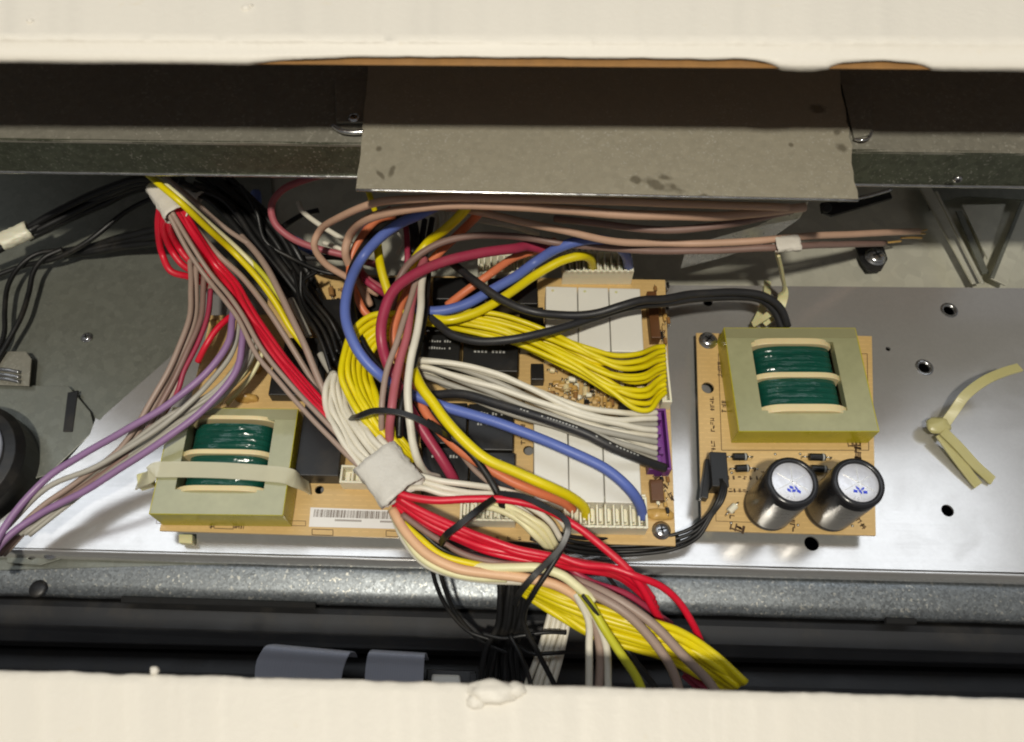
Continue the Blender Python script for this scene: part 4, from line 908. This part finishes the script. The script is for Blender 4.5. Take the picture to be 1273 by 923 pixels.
# yellow coil, left of centre
strands(6, 'yellow', 4.6, [(520, 386, 44), (492, 388, 48), (464, 394, 50), (440, 412, 52), (427, 440, 54), (426, 468, 54), (434, 490, 54), (446, 512, 54), (460, 530, 52), (482, 556, 48), (505, 580, 44)], [(525, 420, 34), (498, 418, 38), (474, 424, 42), (464, 436, 42), (458, 452, 42), (460, 470, 44), (464, 488, 46), (472, 508, 48), (480, 524, 46), (500, 548, 44), (520, 572, 40)], '{} strand from the left of the yellow coil inside the blue loop', 'yellow wires of the centre bundle', zj=1.5, pj=1)
# yellow bundle to the right hand connector
Y0 = [(505, 388, 30), (545, 386, 36), (584, 386, 40), (620, 391, 41), (652, 402, 40), (684, 414, 40), (706, 424, 40), (732, 434, 39), (764, 440, 37), (794, 438, 33), (816, 431, 26), (826, 431, 24)]
Y1 = [(505, 400, 28), (545, 402, 32), (576, 408, 36), (612, 418, 37), (650, 431, 36), (690, 449, 36), (726, 468, 36), (764, 490, 35), (791, 504, 33), (808, 505, 30), (819, 493, 26), (827, 488, 24)]
for i in range(12):
    t = i / 11; pts = []
    for k, (a, b) in enumerate(zip(Y0, Y1)):
        s = t if k > 7 else t + .12 * math.sin(i * 2.4 + k * .5)
        sag = 7 * math.sin(math.pi * min(1, max(0, (k - 6) / 5))) * (.3 + .4 * math.sin(i * 1.9)) if k > 6 else 0
        pts.append((a[0] + (b[0] - a[0]) * s, a[1] + (b[1] - a[1]) * s + sag, a[2] + (b[2] - a[2]) * t + (2.2 if i % 2 else -2.0) + random.uniform(-.8, .8)))
    wire('yellow', 3.7, pts, '%s thin yellow wire down the ivory connector at the right edge of the long board' % ORD[i], group='thin yellow wires to the right hand connector')
# white and grey bundle to the violet connector
W0 = [(500, 446, 40), (524, 446, 44), (556, 448, 44), (591, 455, 43), (622, 465, 42), (656, 481, 40), (692, 497, 38), (728, 510, 36), (765, 516, 33), (800, 515, 28), (816, 513, 25)]
W1 = [(500, 470, 30), (524, 468, 32), (556, 482, 32), (591, 498, 32), (622, 508, 32), (656, 518, 33), (692, 528, 34), (728, 540, 34), (765, 552, 32), (800, 566, 27), (816, 572, 24)]
for i in range(9):
    t = i / 8; pts = []
    for k, (a, b) in enumerate(zip(W0, W1)):
        s = t + (.10 * math.sin(i * 2.1 + k * .6) if 0 < k < 9 else 0)
        pts.append((a[0] + (b[0] - a[0]) * s, a[1] + (b[1] - a[1]) * s, a[2] + (b[2] - a[2]) * t + (1.8 if i % 2 else -1.8)))
    wire('white' if i in (0, 1, 3, 4, 6) else 'grey', 4.2, pts, '%s pale wire down the violet connector' % ORD[i], group='white and grey wires to the violet connector')
wire('charcoal', 6.4, [(530, 492, 30), (575, 490, 36), (624, 504, 40), (660, 516, 42), (692, 526, 43), (728, 539, 43), (764, 557, 40), (800, 572, 32), (826, 582, 24)], 'thick black cable with pale print running to the foot of the violet connector', name='cable', cat='cable')
ck = bpy.context.scene.collection.objects[-1]; pth = wpath([(530, 492, 30), (575, 490, 36), (624, 504, 40), (660, 516, 42), (692, 526, 43), (728, 539, 43), (764, 557, 40), (800, 572, 32), (826, 582, 24)], wob=0)
bm = bmesh.new(); rnd = random.Random(4)
for i in range(24, len(pth) - 12):
    if rnd.random() < .55:
        d = (pth[i + 1] - pth[i]); l = d.length; d.normalize(); u = d.cross(Vector((0, 0, 1))).normalized(); nn = u.cross(d); c = pth[i] + nn * .00265
        q = [bm.verts.new(c + d * (a * l * .3) + u * (b * .00035 + rnd.uniform(-.0001, .0001))) for a, b in ((-1, -1), (1, -1), (1, 1), (-1, 1))]; bm.faces.new(q)
r_ = bmesh.ops.extrude_face_region(bm, geom=bm.faces[:])
for v in r_['geom']:
    if isinstance(v, bmesh.types.BMVert): v.co.z -= .0006
tag(link('print', bm, M['paleink'], ck), kind='stuff')
# black pair of the right transformer
wire('charcoal', 5.6, [(556, 322, 40), (570, 334, 44), (594, 352, 52), (632, 377, 54), (665, 389, 54), (700, 392, 52), (743, 389, 52), (772, 381, 54), (796, 374, 54), (824, 372, 50), (860, 366, 44), (915, 364, 38), (950, 369, 34), (970, 384, 28), (979, 406, 20)], 'charcoal cable, upper of the pair, bending down behind the right transformer', name='cable', cat='cable', group='charcoal cable pair of the right transformer')
wire('charcoal', 5.6, [(530, 388, 44), (544, 402, 46), (562, 416, 48), (592, 424, 50), (630, 423, 52), (666, 416, 52), (709, 405, 50), (744, 394, 47), (776, 384, 46), (804, 379, 46), (830, 376, 44), (866, 371, 40), (915, 369, 33), (948, 374, 29), (964, 388, 24), (972, 408, 18)], 'charcoal cable, lower of the pair, dipping under the yellow wires', name='cable', cat='cable', group='charcoal cable pair of the right transformer')
# four black wires of the right board plug
for i in range(4):
    wire('black', 2.6, [(897 - i, 596, 22), (897 + i * 1.5, 606, 24), (892 + i * 2, 622, 24), (881 + i * 1.5, 640, 20), (862 + i * 2, 656 + i * 4, 15), (838, 665 + i * 6, 12 - i), (800, 669 + i * 6.5, 10 - i * 1.4), (756, 670 + i * 6.5, 11 - i * 1.4), (716, 668 + i * 6, 16), (660, 655 + i * 5, 24)], '%s black wire of the four curling away from the right board plug' % ORD[i], group='black wires of the right board plug')

# white bundle and its tape
strands(7, 'white', 4.5, [(414, 463, 42), (405, 484, 46), (407, 510, 48), (418, 535, 50), (434, 560, 50), (458, 588, 48), (486, 612, 46)], [(420, 468, 40), (434, 484, 42), (444, 506, 46), (458, 528, 48), (476, 548, 50), (500, 570, 50), (520, 594, 48)], '{} white wire from the left of the bundle entering the broad white tape', 'white wires of the taped bundle', zj=2, pj=1.2)
sleeve('tape_wrap', (466, 568), (502, 614), 29, .40, 'wrap', 'broad white tape wrapped round the main bundle in the centre', 'tape', 49)
strands(3, 'white', 4.2, [(500, 592, 46), (520, 592, 46), (550, 598, 46), (585, 604, 44), (622, 610, 40), (660, 622, 34), (690, 640, 28), (706, 662, 22)], [(500, 608, 44), (524, 606, 44), (552, 614, 44), (585, 618, 42), (622, 622, 38), (654, 640, 32), (676, 660, 26), (692, 682, 18)], '{} white wire leaving the broad tape to the right', 'white wires leaving the tape to the right', zj=1, pj=.8)
strands(3, 'cream', 4.6, [(600, 618, 36), (632, 630, 38), (658, 643, 38), (676, 656, 36), (690, 676, 28), (700, 692, 14)], [(596, 628, 34), (624, 636, 36), (646, 648, 36), (664, 664, 34), (680, 680, 26), (690, 694, 12)], '{} cream wire of the three turning down in front of the lower connector', 'cream wires in front of the lower connector', zj=1, pj=.8)
GR = 'red wires leaving the tape to the lower right'
wire('red', 5.4, [(492, 612, 50), (512, 618, 50), (540, 622, 50), (580, 620, 50), (620, 621, 50), (650, 625, 50), (682, 635, 48), (714, 653, 46), (746, 678, 44), (776, 704, 42), (796, 728, 38), (812, 756, 30), (824, 776, 20)], 'red wire arching highest over the lower connector', group=GR)
wire('red', 5, [(690, 690, 44), (724, 701, 43), (760, 706, 42), (790, 716, 42), (820, 728, 38), (843, 748, 32), (861, 776, 24), (872, 800, 14)], 'red wire reaching furthest right beyond the yellow bundle', group=GR)
strands(4, 'red', 5.0, [(496, 618, 46), (534, 640, 46), (572, 656, 46), (606, 670, 46), (644, 682, 45), (690, 694, 43), (726, 700, 40), (766, 708, 36), (794, 724, 30), (812, 745, 22)], [(490, 626, 40), (524, 650, 40), (564, 670, 40), (602, 684, 40), (642, 694, 40), (688, 702, 39), (726, 708, 36), (766, 717, 31), (797, 738, 24), (819, 764, 14)], '{} red wire of the thick red bundle crossing the front lip of the plate', GR, zj=1.2, pj=1)
wire('crimson', 4.6, [(660, 690, 36), (700, 704, 36), (736, 724, 34), (776, 738, 30), (808, 758, 24), (834, 776, 14)], 'dark red wire below the red bundle, ending behind the yellow bundle', group=GR)
strands(6, 'black', 4.2, [(494, 628, 40), (524, 654, 40), (560, 680, 40), (604, 694, 39), (650, 704, 38), (700, 716, 36), (740, 740, 32)], [(486, 634, 36), (508, 664, 36), (540, 690, 36), (584, 704, 36), (630, 712, 36), (690, 722, 34), (730, 748, 30)], '{} dark wire in the shade under the red bundle', 'dark wires under the red bundle', zj=2, pj=2)
wire('brown', 4.2, [(500, 640, 42), (540, 668, 42), (580, 690, 42), (620, 700, 41), (650, 702, 40)], 'brown wire between the dark wires and the yellow one')
GW = 'pale wires of the lower curve'
wire('yellow', 4.6, [(496, 646, 40), (520, 668, 42), (548, 690, 42), (580, 700, 42), (620, 706, 42), (650, 706, 41), (680, 704, 41)], 'yellow wire along the upper side of the peach wire in the lower curve', group=GW)
wire('peach', 7, [(488, 634, 40), (506, 664, 42), (532, 690, 43), (566, 706, 43), (608, 713, 43), (650, 718, 43), (690, 727, 42), (716, 742, 40), (732, 764, 34)], 'broad peach wire of the lower curve', group=GW)
wire('cream', 5, [(486, 634, 38), (500, 662, 40), (522, 692, 41), (552, 709, 41), (590, 718, 41), (630, 720, 40)], 'cream wire on the outer side of the lower curve', group=GW)
wire('white', 4.4, [(488, 640, 36), (504, 674, 38), (530, 702, 39), (566, 716, 39), (606, 722, 38), (650, 724, 37)], 'white wire outermost in the lower curve', group=GW)
wire('cream', 6.4, [(548, 690, 34), (572, 700, 38), (604, 706, 43), (640, 706, 45), (672, 706, 46), (700, 716, 46), (718, 730, 45), (738, 748, 42)], 'cream white wire on top of the peach wire, bending down at right', group=GW)
strands(2, 'white', 5, [(716, 738, 42), (730, 770, 36), (734, 806, 30), (731, 860, 24), (730, 900, 20)], [(722, 738, 42), (744, 776, 36), (756, 806, 30), (760, 860, 24), (761, 900, 20)], '{} flat white wire hanging down to the lower board', 'flat white wires hanging to the lower board', zj=.5, pj=.3)
wire('taupe', 6, [(720, 740, 40), (738, 772, 34), (746, 808, 28), (745, 860, 22), (745, 900, 18)], 'taupe wire hanging between the two flat white wires')
wire('lime', 6, [(690, 712, 32), (708, 722, 38), (728, 744, 44), (750, 780, 42), (774, 816, 36), (792, 844, 32), (806, 880, 28)], 'lime yellow wire hanging right of the flat white wires')
wire('taupe', 6.4, [(672, 712, 26), (700, 722, 34), (732, 736, 42), (772, 758, 44), (806, 790, 40), (832, 826, 34), (844, 858, 28), (850, 890, 24)], 'thick taupe wire, left of two arching to the lower right', group='thick taupe wires at lower right')
wire('taupe', 6.4, [(676, 706, 26), (708, 718, 34), (758, 741, 42), (806, 772, 42), (850, 816, 36), (884, 852, 28), (900, 880, 24)], 'thick taupe wire, right of two arching to the lower right', group='thick taupe wires at lower right')
wire('charcoal', 4.4, [(778, 806, 20), (796, 830, 18), (816, 858, 16), (830, 890, 14)], 'dark wire low between the lime wire and the thick taupe wires')
wire('crimson', 5.4, [(846, 826, 16), (870, 848, 16), (890, 862, 14), (910, 890, 12)], 'crimson wire end under the yellow bundle at the lower board', group='crimson ends at the lower board')
wire('crimson', 5.4, [(850, 838, 12), (868, 856, 12), (884, 884, 10)], 'second crimson wire end, left of the other at the lower board', group='crimson ends at the lower board')
strands(10, 'yellow', 5.2, [(650, 722, 34), (700, 742, 36), (752, 758, 36), (806, 774, 36), (846, 784, 34), (886, 812, 30), (928, 848, 26)], [(650, 736, 24), (700, 768, 24), (740, 792, 24), (788, 806, 24), (830, 818, 22), (870, 840, 20), (906, 858, 18)], '{} yellow wire of the thick bundle running down to the lower right', 'yellow wires of the lower right bundle', zj=1.5, pj=1.2)
strands(5, 'white', 4.2, [(690, 735, 6), (684, 768, 2), (672, 808, 0), (654, 856, 0), (640, 900, 0)], [(706, 738, 4), (706, 772, 2), (698, 812, 0), (686, 860, 0), (680, 900, 0)], '{} white wire of the flat cable dropping behind the lower board', 'white wires of the flat cable at bottom', zj=1, pj=.5)
# black ties and thin leads
GT = 'black cable ties'
band('blackp', 3.6, [(436, 520, 50), (447, 517, 62), (465, 511, 66), (495, 513, 68), (521, 522, 66), (545, 536, 60), (560, 546, 50)], 'black tie crossing the upright white and rose wires', group=GT, flat=.5)
wire('black', 5, [(530, 524, 54), (556, 540, 50), (584, 562, 46), (604, 588, 44), (618, 612, 42), (628, 640, 34)], 'black wire slanting below the sweeping yellow wire', group='black wires in the middle')
band('blackp', 3.8, [(548, 676, 44), (556, 664, 54), (572, 652, 58), (592, 636, 58), (612, 622, 52), (630, 614, 44)], 'black tie slanting over the red bundle right of the broad tape', group=GT, flat=.5)
band('blackp', 3.4, [(620, 614, 50), (650, 618, 54), (676, 630, 56), (700, 644, 58), (706, 656, 58), (700, 676, 56), (686, 694, 54), (664, 716, 54), (646, 738, 48), (640, 752, 36)], 'black tie bending round under the high red wire and down over the cream wire', group=GT, flat=.5)
wire('black', 3.8, [(706, 650, 56), (702, 676, 54), (684, 706, 52), (664, 736, 46), (650, 770, 30), (668, 810, 18), (694, 860, 10), (704, 890, 8)], 'black lead hanging down from the bent tie', group='thin black leads at bottom centre')
GK = 'thin black leads at bottom centre'
wire('black', 3, [(536, 696, 30), (541, 724, 22), (556, 756, 12), (584, 786, 4), (612, 796, 2)], 'thin black lead, left of two, hanging under the lower curve', group=GK)
wire('black', 3, [(544, 696, 30), (552, 730, 22), (568, 764, 10), (600, 798, 0), (632, 812, -2)], 'thin black lead, right of two, hanging under the lower curve', group=GK)
strands(8, 'black', 4.4, [(622, 716, 30), (622, 744, 20), (618, 776, 8), (606, 806, -4), (596, 850, -12)], [(660, 720, 28), (656, 748, 18), (650, 780, 6), (640, 810, -6), (644, 850, -14)], '{} black wire of the upright dark bunch below the lower curve', 'black wires of the dark bunch at bottom', zj=3, pj=3)
wire('black', 2.8, [(600, 788, 4), (626, 794, 6), (652, 790, 8), (680, 786, 8), (704, 787, 6)], 'thin black lead crossing the flat white cable, upper', group=GK)
wire('black', 2.8, [(640, 800, 2), (660, 812, 6), (684, 812, 7), (702, 811, 5)], 'thin black lead crossing the flat white cable, lower', group=GK)
wire('black', 3.2, [(634, 790, 8), (648, 818, 8), (658, 846, 6), (664, 880, 4)], 'thin black lead crossing the flat white cable steeply', group=GK)
wire('black', 2.6, [(740, 700, 34), (760, 722, 30), (772, 738, 24)], 'thin black lead under the red wires right of the cream wire', group=GK)
wire('black', 2.6, [(724, 740, 48), (744, 766, 44), (760, 790, 34)], 'thin black lead beside the lime wire', group=GK)

# bottom: ribbon cables and white plug
def ribbon(pts_l, pts_r, label):
    root = empty('ribbon_cable', P(*pts_l[0]), label, 'ribbon cable', 'grey ribbon cables')
    A = spline([P(*p) for p in pts_l], 8); B = spline([P(*p) for p in pts_r], 8); n = 96
    bm = bmesh.new(); G = []
    for a, b in zip(A, B):
        G.append([bm.verts.new(a.lerp(b, i / n) + Vector((0, .3, .7)) * (.00028 * abs(math.sin(math.pi * 24 * i / n)))) for i in range(n + 1)])
    for p, q in zip(G, G[1:]):
        for i in range(n): bm.faces.new((p[i], p[i + 1], q[i + 1], q[i]))
    bmesh.ops.recalc_face_normals(bm, faces=bm.faces[:])
    bmesh.ops.solidify(bm, geom=bm.faces[:], thickness=.0006); link('flat_strip', bm, M['ribbon'], root, smooth=True)
ribbon([(316, 900, -30), (317, 846, -14), (320, 820, -4), (330, 805, 2), (345, 803, -6), (350, 810, -22)], [(424, 900, -30), (424, 852, -14), (428, 828, -4), (434, 814, 2), (440, 812, -6), (444, 818, -22)], 'wide grey ribbon cable folding over the front trim, left of two')
ribbon([(452, 900, -30), (453, 852, -14), (455, 826, -5), (458, 812, 0), (464, 808, -8), (468, 816, -22)], [(526, 900, -30), (526, 856, -14), (527, 830, -5), (528, 816, 0), (530, 812, -8), (533, 820, -22)], 'narrower grey ribbon cable folding over the front trim, right of two')
root = empty('white_plug', P(565, 845, -20), 'small white plug in a dark socket just above the lower board', 'plug')
bm = pxsheet([(536, 838), (572, 839), (574, 870), (536, 870)], -14, .006); link('plug_body', bm, M['relay'], root, bevel=.0012)
bm = pxsheet([(530, 832), (592, 834), (594, 872), (530, 872)], -20.5, .004); link('socket', bm, M['blackp'], root, bevel=.0006)
bm = pxsheet([(584, 836), (592, 836), (594, 866), (586, 866)], -14, .005); link('socket_side', bm, M['trim'], root, bevel=.0005)

# loose nylon tie on the right of the plate
root = empty('loose_cable_tie', P(1168, 530, 0), 'loose yellowed nylon cable tie lying alone on the right of the plate', 'cable tie')
band('tieclear', 6, [(1268, 457, 26), (1248, 463, 25), (1225, 473, 22), (1200, 492, 17), (1184, 514, 11), (1174, 528, 8)], '', parent=root, name='tail', flat=.25, up=Vector((.2, .3, .9)))
lump(1167, 530, 7, 6.8, 4.8, 3.4, 31, 'tieclear', root, 'tie_head')
band('tieclear', 6.2, [(1172, 536, 9), (1192, 556, 7), (1214, 580, 4), (1234, 598, 1.5)], '', parent=root, name='tie_leg', flat=.22)
band('tieclear', 6, [(1168, 540, 7), (1184, 562, 5), (1202, 586, 3), (1216, 604, 1.5)], '', parent=root, name='tie_leg', flat=.22)
